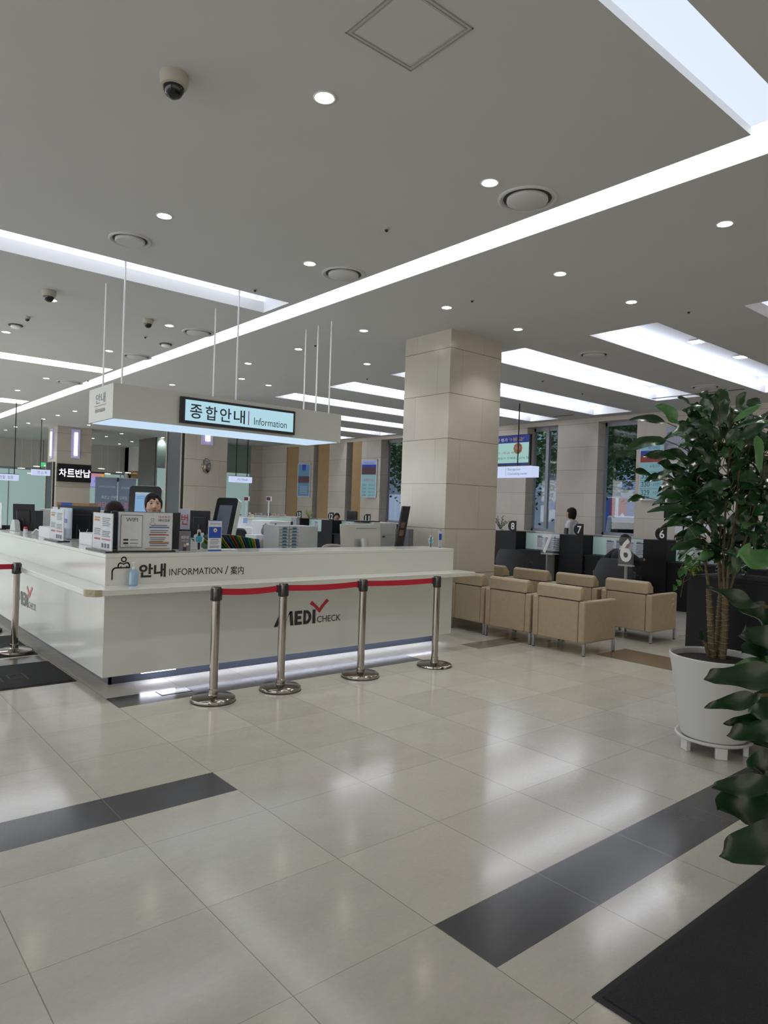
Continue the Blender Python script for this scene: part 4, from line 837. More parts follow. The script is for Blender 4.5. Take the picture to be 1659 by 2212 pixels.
for a, b, k in segs:
    t = thing('clerk_desk', 'clerk desk %s black front, green glass screen' % {5: 'right of divider 6 behind the plant, with', 6: 'at number 6 where the customer sits,', 7: 'at number 7 with papers,', 8: 'at number 8, hidden by the column,', 9: 'at number 9, hidden by the column,', 10: 'at number 10 behind the silver computer,', 11: 'at number 11 behind the drawer cabinet,', 12: 'at number 12, far away,'}[k], 'desk', (DX, (a+b)/2, 0), 0, 'clerk desks along the windows')
    MB().box(DX+.05, DX+.09, a, b, 0, .76).build('front_panel', M_BLACK, t, world=True, smooth=0)
    MB().box(DX+.0, DX+.75, a+.02, b-.02, .755, .785).build('desk_top', M_BLACK, t, world=True, smooth=0)
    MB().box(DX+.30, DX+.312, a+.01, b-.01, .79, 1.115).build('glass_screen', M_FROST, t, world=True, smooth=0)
    MB().box(DX+.295, DX+.317, a, b, 1.108, 1.122).build('screen_rail', M_ALU, t, world=True, smooth=0)
    # taped papers on the glass
    w_ = b-a; xg = DX+.30
    for j in range(4 if k < 10 else 1):
        yy = b-.28-j*.19
        if yy-.16 < a: break
        s_ = MB().box(xg-.003, xg-.001, yy-.17, yy, .80, 1.08).build('taped_sheet', (M_PAPER, mat('lilac sheet', 'aab0c8', .6), M_PAPER, M_PAPER)[j % 4], t, world=True, smooth=0)
        sheet(s_, (xg-.003, yy, .80), -YA, ZA, .17, .28, [('b', .1, .9, .5, .035, M_INK), ('b', .1, .80, .8, .08, (M_BINK, M_INK)[j % 2])]+lines(.1, .7, .8, 7, .09, M_INK, .03), off=.001)
# white desk returns with big numerals on clear fins
def bigdigit(n, px0, px1, pt, pb, X_, lab, sd=.3):
    a, b = atX(px0, pb, X_), atX(px1, pt, X_); t = thing('desk_numeral', lab, 'number sign', (X_, (a.y+b.y)/2, a.z), 0, 'big white desk numerals')
    MB().box(X_-.004, X_+.004, b.y-.03, a.y+.03, .76, b.z+.02).build('clear_fin', M_FIN, t, world=True, smooth=0)
    text(n, (X_-.005, a.y, a.z), -YA, ZA, abs(a.y-b.y), b.z-a.z, M_LWHITE, t, 'numeral', bold=.02)
    MB().box(X_-.02, X_+sd, b.y-.02, a.y+.02, .74, .76).build('support_shelf', M_DTOP, t, world=True, smooth=0)
    MB().box(X_-.01, X_+sd-.02, (a.y+b.y)/2-.01, (a.y+b.y)/2+.01, 0, .74).build('shelf_foot', M_DTOP, t, world=True, smooth=0)
bigdigit('7', 1171, 1194, 1154, 1194, 10.62, 'big white numeral 7 on clear fin before the taped papers')
bigdigit('6', 1339, 1366, 1164, 1213, 9.62, 'big white numeral 6 on clear fin before the seated customer', .06)
bigdigit('12', 684, 706, 1126, 1133, 12.5, 'small partly hidden white numeral above the drawer cabinet')
tr = thing('paper_tray', 'stack of slim document trays under the numeral 7 desk', 'tray', (10.75, 7.83, .785))
for i in range(7): MB().box(10.85, 10.97, 7.76, 7.92, .79+i*.04, .80+i*.04).build('tray_shelf', M_INK, tr, world=True, smooth=0)
MB().box(10.97, 10.98, 7.75, 7.93, .785, 1.08).build('tray_back', M_PAPER, tr, world=True, smooth=0)
# dark tub chairs
def tub(x, y, rz, lab):
    t = thing('tub_chair', lab, 'chair', (x, y, 0), rz, 'dark grey customer tub chairs')
    n = 20; rs = []
    prof = []
    for j in range(n+1):
        a = math.radians(-118+236*j/n); k = abs(j/n-.5)*2
        top = .82 if k < .34 else max(.60, .82-(k-.34)/.22*.22)
        prof.append((a, top-.0))
    outer = MB(); q = []
    for a, top in prof:
        dx, dy = -math.cos(a), math.sin(a)
        q.append([(dx*.24, dy*.25, .26), (dx*.30, dy*.31, .40), (dx*.33, dy*.335, top-.01), (dx*.315, dy*.32, top+.01), (dx*.29, dy*.295, top-.01), (dx*.24, dy*.25, .40)])
    outer.rings(q); outer.build('shell', M_GREYF, t, smooth=60)
    MB().lathe([(.01, .28), (.25, .28), (.27, .31), (.27, .41), (.24, .45), (.01, .46)], (.02, 0, 0), 28).build('seat', M_GREYF, t)
    for sx in (-1, 1):
        for sy in (-1, 1): MB().tube([(.17*sx, .17*sy, .3), (.24*sx, .24*sy, 0)], [.018, .012]).build('leg', M_DKPLAS, t)
tub(10.05, 8.16, .35, 'dark grey tub chair drawn up at desk 7')
p6 = atX(1327, 1230, 10.1)
tub(10.1, p6.y, .5, 'dark grey tub chair holding the customer at desk 6')
# things on clerk desks
def zzplant(x, y, z, lab, k=1, m=M_LEAF, n=9):
    t = thing('desk_plant', lab, 'plant', (x, y, z), 0)
    MB().lathe([(.05*k, 0), (.06*k, .08*k), (.055*k, .08*k), (.0, .07*k)], (x, y, z), 18).build('pot', M_PAPER, t, world=True)
    lf = MB(); st = MB()
    for i in range(n):
        a = i*2.4; tip = Vector((x+math.cos(a)*.13*k*(.5+.5*(i % 3)), y+math.sin(a)*.13*k, z+(.32-.05*(i % 3))*k)); b = Vector((x, y, z+.07*k)); st.tube([b, b.lerp(tip, .5)+ZA*.02, tip], .004*k, 5)
        for j in range(6):
            c = b.lerp(tip, .3+.13*j); s = (-1)**j; d = Vector((-math.sin(a)*s, math.cos(a)*s, .5)).normalized()*.05*k; e = Vector((math.cos(a), math.sin(a), 0))*.014*k
            lf.add([c, c+d*.5+e, c+d, c+d*.5-e], [(0, 1, 2, 3)])
    lf.build('leaves', m, t, world=True); st.build('stems', m, t, world=True)
p = atX(1080, 1150, 11.3); zzplant(11.3, p.y, 1.05, 'small dark green plant on desk 8 beside the column', 1.15)
tag(MB().box(11.2, 11.45, p.y-.2, p.y+.2, .785, 1.05).build('desk_shelf', M_BLACK, smooth=0), 'dark shelf under the small plant at desk 8', 'shelf')
p = atX(667, 1118, 12.6); zzplant(12.6, p.y, 1.0, 'pale variegated plant at the far end near plate 13', 1.1, M_LIME, 12)
tag(MB().box(12.4, 12.9, p.y-.35, p.y+.35, 0, 1.0).build('planter_shelf', M_DTOP, smooth=0), 'grey ledge under the pale variegated plant', 'shelf')
tag(MB().box(11.35, 11.41, 7.95, 8.02, .785, .785+.45).build('dark_bottle', M_LET, bev=.01), 'small dark bottle beside the standing woman', 'bottle')
# monitor & back of clerk chair at 12
p = atX(757, 1127, 12.3); t = thing('office_chair', 'dark high-backed office chair beside the waving clerk', 'chair', (12.3, p.y, 0))
a_, b_ = atX(748, 1120, 12.3), atX(770, 1104, 12.3)
MB().box(12.3, 12.36, b_.y, a_.y, .62, b_.z).build('backrest', M_DKPLAS, t, .03, 3, world=True); MB().box(12.0, 12.45, b_.y, a_.y, .44, .5).tube([(12.22, (a_.y+b_.y)/2, .44), (12.22, (a_.y+b_.y)/2, .03)], .03).lathe([(.28, 0), (.28, .04)], (12.22, (a_.y+b_.y)/2, 0), 5).build('seat', M_DKPLAS, t, .01, world=True)
# ================================================================== SCREENS, SIGNS
def tiltscreen(px, lab, X_, zt, zb, w, yawd, content, par=None):
    y = px
    t = thing('wall_screen', lab, 'screen', (X_, y, zb), 0, 'portrait screens on the window wall')
    a = (Matrix.Rotation(math.radians(yawd), 3, 'Z') @ -YA); n = a.cross(ZA); c = Vector((X_, y, (zt+zb)/2))+n*.10
    MB().obox(c, a*w/2, ZA*(zt-zb)/2, n*.03).build('housing', M_PAPER, t, .006, world=True)
    MB().box(X_-.10, X_, y-.04, y+.04, (zt+zb)/2-.1, (zt+zb)/2+.1).build('wall_bracket', M_BLACK, t, world=True, smooth=0)
    MB().obox(c-n*.034+a*.02, a*w*.46, ZA*(zt-zb)*.5, n*.004).build('rear_cover', M_BLACK, t, world=True, smooth=0)
    o = c-a*w/2-ZA*(zt-zb)/2; H_ = zt-zb
    sheet(t, o, a, ZA, w, H_, content, 'display', off=.031); return t
gC, gB, gN, gR = glow('cyan display', '8fc0cc', .45), glow('steel blue display', '4f7896', .5), glow('navy display', '27359a', .5), glow('dull red display', '8a3a34', .45)
gMar = glow('maroon display', '4a3038', .5)
pa, pb_ = atX(645, 1070, WX-.05), atX(670, 1070, WX-.05)
tiltscreen((pa.y+pb_.y)/2, 'far portrait screen with dark blue and dull red picture', WX, atX(648, 1003, WX).z, atX(648, 1073, WX).z, .60, 16, [('b', .05, .02, .9, .96, gB), ('b', .05, .42, .9, .2, gMar, '', .001), ('b', .35, .8, .3, .18, gN, '', .001)]+[('b', .2, .3-i*.05, .6, .012, M_PAPER, '', .001) for i in range(5)])
pa, pb_ = atX(783, 1070, WX-.05), atX(812, 1070, WX-.05)
tiltscreen((pa.y+pb_.y)/2, 'portrait waiting-number screen reading four waiting, left of the stone column', WX, atX(795, 993, WX).z, atX(795, 1075, WX).z, .62, 16,
   [('b', .04, .02, .92, .58, gC), ('b', .04, .85, .92, .12, glow('pale violet display', '8f9fcf', .6)), ('b', .04, .78, .92, .08, gN, '', .001), ('b', .04, .60, .92, .18, gMar, '', .001), ('t', .15, .88, .7, .04, M_BLUE, 'MEDICHECK', .001), ('t', .2, .42, .6, .08, M_LRED, '4명대기중', .001)]+[('t', .1, .30-i*.09, .24, .05, M_SCR, s_, .001) for i, s_ in enumerate(('331', '330', '329', '328'))]+[('t', .5, .30-i*.09, .4, .05, M_BINK, '10번 창구', .001) for i in range(4)])
pa, pb_ = atX(1386, 1000, WX), atX(1437, 1000, WX)
t = thing('wall_screen', 'portrait queue screen reading 330 329 328 behind the big plant leaves', 'screen', (WX, (pa.y+pb_.y)/2, 1.7), 0, 'portrait screens on the window wall')
ZT, ZB = atX(1386, 958, WX).z, atX(1386, 1081, WX).z; W_ = pa.y-pb_.y
MB().box(WX-.08, WX-.001, pb_.y, pa.y, ZB, ZT).build('housing', M_PAPER, t, .004, world=True)
sheet(t, (WX-.08, pa.y, ZB), -YA, ZA, W_, ZT-ZB, [('b', .03, .02, .94, .50, gC), ('b', .03, .86, .94, .12, gC), ('t', .35, .885, .5, .05, M_BLUE, 'MEDICHECK'), ('b', .03, .78, .94, .08, gN), ('b', .03, .66, .94, .12, gR), ('b', .03, .52, .94, .14, gC), ('t', .45, .56, .4, .06, M_BINK, '610,310')]+
      [('t', .1, .38-i*.145, .36, .09, M_SCR, s_, .001) for i, s_ in enumerate(('331', '330', '329'))]+[('t', .62, .39-i*.145, .28, .07, M_BINK, '10번', .001) for i in range(3)]+[('b', .03, .49-i*.145, .94, .006, M_INK, '', .001) for i in range(3)]+[('t', .1, .03, .36, .05, M_SCR, '328', .001)], 'display', .002)
# posters on the wall behind the plant
def poster(px0, px1, pt, pb, lab, items, col=None, name='wall_poster'):
    a, b = atX(px0, pb, WX), atX(px1, pt, WX); t = thing(name, lab, 'poster', (WX, (a.y+b.y)/2, a.z), 0, 'posters on the stone wall')
    MB().box(WX-.008, WX-.001, b.y, a.y, a.z, b.z).build('board', col or M_PAPER, t, world=True, smooth=0)
    sheet(t, (WX-.008, a.y, a.z), -YA, ZA, a.y-b.y, b.z-a.z, items); return t
lil = mat('lilac poster', 'aab0c2', .6)
poster(1437, 1500, 917, 992, 'pale lilac poster with dark heading at the top left of the plant crown', [('t', .06, .66, .6, .16, M_SCR, '영상의학과'), ('t', .06, .42, .7, .09, M_INK, '골밀도/X-ray 및 초음파'), ('t', .2, .26, .55, .09, M_INK, '예방 및 유방촬영')], lil)
poster(1441, 1505, 996, 1058, 'white poster with red heading and blue disc behind the plant crown', [('b', .05, .75, .3, .1, M_RINK), ('b', .05, .9, .5, .04, M_INK), ('b', .6, .35, .2, .3, M_TEAL)])
poster(1434, 1482, 1060, 1119, 'black poster with a small orange flower behind the leaves', [('b', .3, .55, .12, .1, M_OINK), ('b', .5, .6, .3, .2, M_INK)], M_BLACK)
poster(1458, 1540, 1112, 1152, 'white price poster reading prices in red behind the leaves', [('t', .12, .55, .7, .25, M_RINK, '골밀도 8,800원'), ('t', .3, .15, .5, .22, M_RINK, '20,000원')])
# big landscape screen and lit sign, hung from the ceiling
tp = atZ(1124, 872, H); TY = tp.y
tx = lambda px: atY(px, 1000, TY+.0).x
d_ = tp.length
xL = atX(1040, 1000, tp.x).y; 
zz = lambda py, px=1124: atX(px, py, tp.x).z
t = thing('hanging_screen', 'landscape hospital rating screen hung right of the stone column', 'screen', (tp.x, tp.y, zz(1000)))
yr, yl = atX(1144, 970, tp.x).y, atX(1015, 970, tp.x).y
z1, z0 = zz(937, 1144), zz(1004, 1144)
MB().box(tp.x+.02, tp.x+.07, yr, yl, z0, z1).build('housing', M_BLKGL, t, world=True, smooth=0)
sheet(t, (tp.x+.02, yl, z0), -YA, ZA, yl-yr, z1-z0, [('b', .01, .03, .97, .95, glow('mint display', 'a5d2cc', .75)), ('b', .01, .74, .97, .24, gN, '', .001), ('b', .01, .03, .97, .05, gN, '', .001), ('t', .34, .79, .30, .12, M_LWHITE, '적정성 평가', .002), ('t', .66, .79, .24, .12, mat('yellow print', 'd8c23a', .5), "'1등급'", .002),
   ('t', .42, .38, .40, .08, M_LRED, '분야 1등급 획득!', .001), ('t', .2, .20, .78, .08, M_SCR, '점, 타 기관 종합점수 전체평균 67.6 점', .001)], 'display', .002)
cc = Vector((tp.x+.015, yr+(yl-yr)*.19, z0+(z1-z0)*.55)); r_ = (z1-z0)*.18
MB().prism([(r_*math.cos(i*PI/10)*(1+.04*(-1)**i), r_*math.sin(i*PI/10)*(1+.04*(-1)**i)) for i in range(20)], cc, -YA, ZA, (-.002, 0, 0)).build('medal', mat('bronze medal print', 'a86a42', .5), t, world=True, smooth=0)
text('1등급', cc+YA*r_*.55-ZA*r_*.2+Vector((-.004, 0, 0)), -YA, ZA, r_*1.1, r_*.5, M_PAPER, t)
sg = thing('reception_sign', 'glowing white hanging sign reading Reception Counseling center', 'sign', (tp.x-.1, tp.y, zz(1030)))
ya, yb = atX(1148, 1018, tp.x-.15).y, atX(1020, 1018, tp.x-.15).y; za, zb_ = atX(1146, 1030, tp.x-.15).z, atX(1146, 1006, tp.x-.15).z
MB().box(tp.x-.15, tp.x+.1, ya, yb, za, zb_).build('light_box', glow('white lit sign', 'c4cff0', .95), sg, .004, world=True)
MB().box(tp.x-.16, tp.x+.11, ya-.01, yb+.01, zb_, zb_+.012).build('cap', M_LET, sg, world=True, smooth=0)
M_SGN = mat('sign grey', '6d7690', .5)
text('Reception', (tp.x-.15, ya+.62, za+.12), -YA, ZA, .33, .07, M_SGN, sg); text('Counseling center', (tp.x-.15, ya+.62, za+.03), -YA, ZA, .52, .07, M_SGN, sg)
text('접수·상담센터', (tp.x-.15, yb-.05, za+.05), -YA, ZA, .4, .12, M_SGN, sg); MB().box(tp.x-.152, tp.x-.15, ya+.67, ya+.675, za+.03, zb_-.03).build('divider_rule', M_SGN, sg, world=True, smooth=0)
MB().tube([(tp.x-.02, tp.y, zb_), (tp.x-.02, tp.y, H)], .012, 8).build('rod', M_BLACK, sg, world=True)
# other lit hanging signs
def litsign(lab, px0, px1, pt, pb, Y_, s, rods, sy=.5, tw=.5):
    a, b = atY(px0, pb, Y_), atY(px1, pt, Y_); z0 = a.z; z1 = atY(px0, pt, Y_).z
    t = thing('lit_hanging_sign', lab, 'sign', ((a.x+b.x)/2, Y_, z0), 0, 'small glowing hanging signs')
    MB().box(a.x, b.x, Y_, Y_+.12, z0, z1).build('light_box', glow('white lit sign', 'c4cff0', .95), t, .004, world=True)
    w_ = b.x-a.x; text(s, (a.x+w_*.3, Y_, z0+(z1-z0)*.25), XA, ZA, w_*tw, (z1-z0)*sy, M_SGN, t)
    MB().box(a.x, b.x, Y_-.005, Y_+.125, z1, z1+.012).build('cap', M_LET, t, world=True, smooth=0)
    for r in rods: x = atY(r, pt, Y_).x; MB().tube([(x, Y_+.06, z1), (x, Y_+.06, H)], .012, 6).build('rod', M_BLACK, t, world=True)
rm = atZ(511, 953, H)
litsign('glowing payment sign hung on two black rods, centre of the hall', 498, 545, 1028, 1041, 16.2, '수납 | Receipt', (512, 536))
litsign('glowing sign at the left edge above the frosted glass', -20, 41, 1022, 1036, 19, '진찰  접종', (32,))
litsign('glowing sign just left of the distant stone column', 69, 109, 1013, 1026, 22.5, '안 △ 채', (88,))
# chart return sign
t = thing('chart_return_sign', 'black box sign with glowing white Korean letters on the distant column', 'sign', (6.85, 23.9, 2.0))
MB().box(6.33, 7.37, 23.82, 23.94, 2.0, 2.58).build('sign_box', M_BLACK, t, .004, world=True)
for ch, x in zip('차트반납', (6.37, 6.62, 6.87, 7.12)): text(ch, (x, 23.82, 2.16), XA, ZA, .23, .26, glow('white neon lettering', 'f2f0ff', 1.3), t, bold=.02)
# exit signs
tag(MB().box(CX-.04, CX, 29.0, 29.35, 3.02, 3.28).build('exit_sign', glow('green exit light', '9fe8c4', .8), smooth=0), 'small green running-man exit sign over the brass doors', 'exit sign')
ex = atY(93, 1008, 30.5); tag(MB().box(ex.x-.09, ex.x+.09, 30.5, 30.56, ex.z, ex.z+.17).build('exit_sign', glow('green exit light left', '4fd08a', .9), smooth=0), 'square green exit light above the small lit sign', 'exit sign')
MB().tube([(ex.x, 30.53, ex.z+.17), (ex.x, 30.53, H)], .01).build('rod', M_BLACK, bpy.data.objects['exit_sign.001'])
# corridor ceiling lamps glimpsed through the glass front
for i, (px, py) in enumerate(((80, 1008), (103, 1007), (67, 1023), (46, 1012), (219, 1013), (232, 1024), (257, 1021), (277, 1022))):
    p = atY(px, py, 29+.2*i); tag(MB().lathe([(.13, 0), (.13, .02), (0, .025)], (p.x, p.y, p.z), 16, 1, .5).build('disc_lamp', glow('disc lamp white', 'fffaf0', 2.2)), 'round glowing lamp hung before the glass front, %s' % ('left of the distant column', 'right of the green light', 'over the small lit sign end', 'leftmost, faint', 'just right of the black chart sign', 'largest, above the grey banner', 'above the banner hook', 'beside the brass doors')[i], 'lamp', 'round lamps before the glass front')
    MB().tube([(p.x, p.y, p.z+.02), (p.x, p.y, H)], .006, 6).build('cord', M_GREY, bpy.context.scene.collection.objects[-1] if 0 else list(C.objects)[-1])
# promo screen & banner
t = thing('promo_screen', 'lit purple and orange screen behind the grey banner', 'screen', (8.1, 26.5, 1.9))
a, b = atY(194, 1052, 26.5), atY(226, 1021, 26.5); MB().box(a.x, b.x, 26.5, 26.58, a.z, b.z).build('housing', M_BLACK, t, world=True, smooth=0)
MB().tube([((a.x+b.x)/2, 26.55, a.z), ((a.x+b.x)/2, 26.55, 0)], .04).build('post', M_BLACK, t, world=True)
sheet(t, (a.x, 26.5, a.z), XA, ZA, b.x-a.x, b.z-a.z, [('b', .02, .02, .96, .9, glow('violet display', 'a49be0', .8)), ('b', .02, .7, .96, .22, glow('pink display', 'c98a9c', .8), '', .002), ('b', .7, .7, .28, .22, glow('orange display', 'd69a4a', .8), '', .004), ('b', .3, .3, .3, .15, glow('deep violet display', '6a5ad8', .8), '', .004)], 'display', .004)
BY = 12.6
t = thing('banner_stand', 'grey blue standing banner with pink and white Korean slogan behind the women', 'banner', (atY(250, 1100, BY).x, BY, 0))
bx0, bx1 = atY(206, 1040, BY).x, atY(294, 1040, BY).x; bz1 = atY(250, 1033, BY).z
MB().box(bx0, bx1, BY, BY+.01, .1, bz1).build('banner_cloth', mat('grey blue banner', '6e7d96', .6), t, world=True, smooth=0)
MB().box(bx0-.01, bx1+.01, BY-.01, BY+.02, bz1-.01, bz1+.015).box(bx0-.02, bx1+.02, BY-.1, BY+.12, 0, .1).build('rail', M_ALU, t, .003, world=True)
xm = atY(254, 1040, BY).x; MB().tube([(xm, BY-.02, bz1-.04), (xm, BY-.02, .1)], .006).build('pole', M_PAPER, t, world=True); MB().box(xm-.012, xm+.012, BY-.03, BY, bz1-.06, bz1+.01).build('hook', M_LET, t, world=True, smooth=0)
W2, H2 = bx1-bx0, bz1
sheet(t, (bx0, BY, 0), XA, ZA, W2, H2, [('t', .1, .905, .38, .018, M_PAPER, '메디체크 한국건강관리협회'), ('t', .62, .90, .3, .02, M_PAPER, '건강증진'), ('t', .16, .795, .62, .035, M_PAPER, '빠르고 간편한 모바일'), ('t', .06, .715, .86, .055, mat('pink slogan', 'd98a9a', .5), '응답 모바일 결과'), ('t', .16, .635, .62, .05, M_PAPER, '미니앱도입')])
# self-service kiosks
def kiosk(lab, o, a, w, h, zb, lean, side=0.05, scr=True):
    o = Vector(o); a = Vector(a).normalized(); n0 = a.cross(ZA); up = (ZA*math.cos(lean)-n0*math.sin(lean)); n = a.cross(up); t = thing('self_service_kiosk', lab, 'kiosk', (o.x, o.y, 0), 0, 'white self service kiosks')
    def rr(w_, h_, r): return [(x+r*math.cos(q), y+r*math.sin(q)) for cx, cy, q0 in ((w_-r, h_-r, 0), (r, h_-r, 90), (r, r, 180), (w_-r, r, 270)) for x, y in [(cx, cy)] for q in [math.radians(q0+i*18) for i in range(6)]]
    MB().prism(rr(w, h, w*.14), o-n*.09, a, up, n*.085).build('white_shell', M_SOLID, t, .006, world=True)
    MB().prism(rr(w*.98, h*.985, w*.13), o+a*w*.01+up*h*.0075, a, up, n*.006).build('black_face', M_BLKGL, t, world=True, smooth=0)
    g = glow('kiosk blue display', '86b2dc', .75) if scr else mat('idle kiosk display', '585c6a', .15)
    MB().obox(o+a*w*.5+up*h*.44+n*.008, a*w*.30, up*h*.37, n*.001).build('display', g, t, world=True, smooth=0)
    if scr: sheet(t, o+a*w*.2+up*h*.07, a, up, w*.6, h*.74, [('b', .0, .92, 1, .06, M_PAPER), ('b', .08, .82, .7, .012, M_BINK), ('b', .08, .76, .6, .012, M_BINK)], 'display_print', off=.010)
    MB().box(o.x+a.x*w*.5-.12, o.x+a.x*w*.5+.12, o.y+.02, o.y+.25, 0, o.z+.05).build('pedestal', M_SOLID, t, .02, world=True); return t
o, a, w_, h_ = spot(276, 346, 1049, 1125, 9.6, .05); kiosk('white kiosk with bright blue screen right behind the two women', o, a, w_, h_, 0, .08)
o, a, w_, h_ = spot(449, 500, 1070, 1165, 8.2, -.35); kiosk('white kiosk seen at an angle with an idle grey screen, beside the folders', o, a, w_*1.0, h_, 0, .30, scr=False)
# reception desks of the middle hall
def fardesk(lab, px0, px1, py, dep, yaw, h=None, extra=True):
    o, a, w_, h_ = spot(px0, px1, py, py+20, dep, yaw); o.z = 0; zt = atD((px0+px1)/2, py, dep).z; n = a.cross(ZA); t = thing('reception_desk', lab, 'desk', o, 0, 'white reception desks in the middle hall')
    MB().obox(o+a*w_/2-n*.3+ZA*zt/2, a*w_/2, n*.3, ZA*zt/2).build('desk_body', M_PAPER, t, .006, world=True)
    MB().obox(o+a*w_/2-n*.3+ZA*(zt+.015), a*(w_/2+.02), n*.33, ZA*.015).build('desk_top', M_PAPER, t, .004, world=True); return o, a, w_, zt, n
o, a, w_, zt, n = fardesk('long white reception desk under the payment sign', 488, 560, 1120, 15.5, .0)
ztA = zt
o3, a3, w3, zt3, n3 = fardesk('white reception desk bearing little card stands, left of the wooden panels', 546, 640, 1118, 17.0, .0)
# green glass screens of the middle desks
for i, (x0_, x1_, yt, yb_, dp) in enumerate(((549, 565, 1119, 1141, 12.8), (564, 603, 1118, 1142, 12.3), (603, 629, 1118, 1127, 12.0))):
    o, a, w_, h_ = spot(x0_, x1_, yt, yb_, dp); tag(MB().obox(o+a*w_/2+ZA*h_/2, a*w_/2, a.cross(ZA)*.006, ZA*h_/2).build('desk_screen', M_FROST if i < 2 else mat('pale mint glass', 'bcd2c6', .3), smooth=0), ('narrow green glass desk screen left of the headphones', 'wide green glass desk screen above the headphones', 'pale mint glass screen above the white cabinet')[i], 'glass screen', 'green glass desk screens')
    tag(MB().obox(Vector((o.x, o.y, o.z/2))+a*w_/2, a*w_/2, a.cross(ZA)*.25, ZA*o.z/2).build('black_desk', M_BLACK, smooth=0), ('black desk under the narrow green screen', 'black desk under the wide green screen', 'black desk under the pale mint screen')[i], 'desk')
o, a, w_, h_ = spot(504, 530, 1118, 1138, 13.5, .0)
t = tag(MB().prism([(0, 0), (w_, 0), (w_, h_*.98), (-.08, h_)], o, a, ZA, a.cross(ZA)*.02).build('desk_screen', M_PAPER, smooth=0), 'slanted white desk screen with a blue sheet taped on', 'screen')
o2_, a2_, w2_, h2_ = spot(525, 534, 1119, 1130, 13.4); MB().obox(o2_+a2_*w2_/2+ZA*h2_/2, a2_*w2_/2, a2_.cross(ZA)*.002, ZA*h2_/2).build('blue_sheet', mat('sky blue sheet', '7fa3d6', .5), t, smooth=0)
tag(MB().obox(Vector((o.x, o.y, o.z/2))+a*w_*1.2, a*w_*1.7, a.cross(ZA)*.3, ZA*o.z/2).build('white_desk', M_PAPER, smooth=0, bev=.004), 'white desk under the slanted screen', 'desk')
# queue number displays on poles, and small cards
def cards(lst):
    for px0, px1, pt, pb, dep, col, lab in lst:
        dep = 15.65 if px0 < 549 else 17.2; o, a, w_, h_ = spot(px0, px1, pt, pb, dep); zz_ = (ztA if px0 < 549 else zt3)+.03; h_ = o.z+h_-zz_; o.z = zz_; t = tag(MB().obox(o+a*w_/2+ZA*h_/2, a*w_/2, a.cross(ZA)*.004, ZA*h_/2).build('card_stand', mat('card '+col, col, .6), smooth=0), lab, 'card', 'small card stands on the far desks')
        MB().obox(o+a*w_/2+ZA*h_*.55+a.cross(ZA)*.005, a*w_*.3, a.cross(ZA)*.001, ZA*h_*.12).build('print', M_OINK if col > 'c' else M_INK, t, smooth=0)
cards([(534, 541, 1107, 1125, 15.0, 'c9cbc6', 'tall white card on the far desk, left of the pole display'), (542, 548, 1111, 1125, 15.0, 'c8cac0', 'short white card on the far desk'), (550, 566, 1108, 1117, 16.5, 'b9b6ae', 'wide framed card on the far desk'), (576, 584, 1108, 1117, 16.5, '5b5f6a', 'dark card on the far desk below the right display'), (588, 596, 1109, 1118, 16.5, 'c6c3a6', 'cream card on the far desk'), (599, 618, 1111, 1118, 16.5, 'c9c8c2', 'wide white card near the wooden panel'), (516, 523, 1108, 1117, 15.3, 'bcc4d2', 'small bluish card behind the kiosk')])
for px, lab in ((533, 'red number display on a white pole before the green glass'), (581, 'red number display on a white pole before the stone wall')):
    dep = 15.6; o, a, w_, h_ = spot(px-5, px+5, 1073, 1082, dep); t = thing('number_display', lab, 'display', o, 0, 'red number displays on poles')
    MB().obox(o+a*w_/2+ZA*h_/2, a*w_*.6, a.cross(ZA)*.02, ZA*h_*.55).build('housing', M_PAPER, t, world=True, smooth=0); MB().obox(o+a*w_*.4+ZA*h_/2+a.cross(ZA)*.022, a*w_*.42, a.cross(ZA)*.002, ZA*h_*.4).build('led_panel', mat('dark red led', '3a1820', .4, emit=.04, ecol='c02030'), t, world=True, smooth=0)
    MB().tube([o+a*w_/2, Vector((o.x+a.x*w_/2, o.y+a.y*w_/2, .9))], .018, 8).build('pole', M_PAPER, t, world=True)
o, a, w_, h_ = spot(497, 508, 1104, 1117, 15.7); h_ += o.z-ztA-.03; o.z = ztA+.03; tag(MB().obox(o+a*w_/2+ZA*h_/2, a*w_/2, a.cross(ZA)*.02, ZA*h_/2).build('desk_monitor', M_DKPLAS, smooth=0), 'tiny black monitor on the far white desk beside the kiosk', 'monitor')
o, a, w_, h_ = spot(74, 84, 1103, 1140, 8.9); h_ += o.z-.75; o.z = .75; tag(MB().obox(o+a*w_/2+ZA*h_/2, a*w_/2, a.cross(ZA)*.1, ZA*h_/2).build('desk_telephone_tower', M_DKPLAS, smooth=0), 'black office device between tilted monitor and blue-white sheet', 'device')
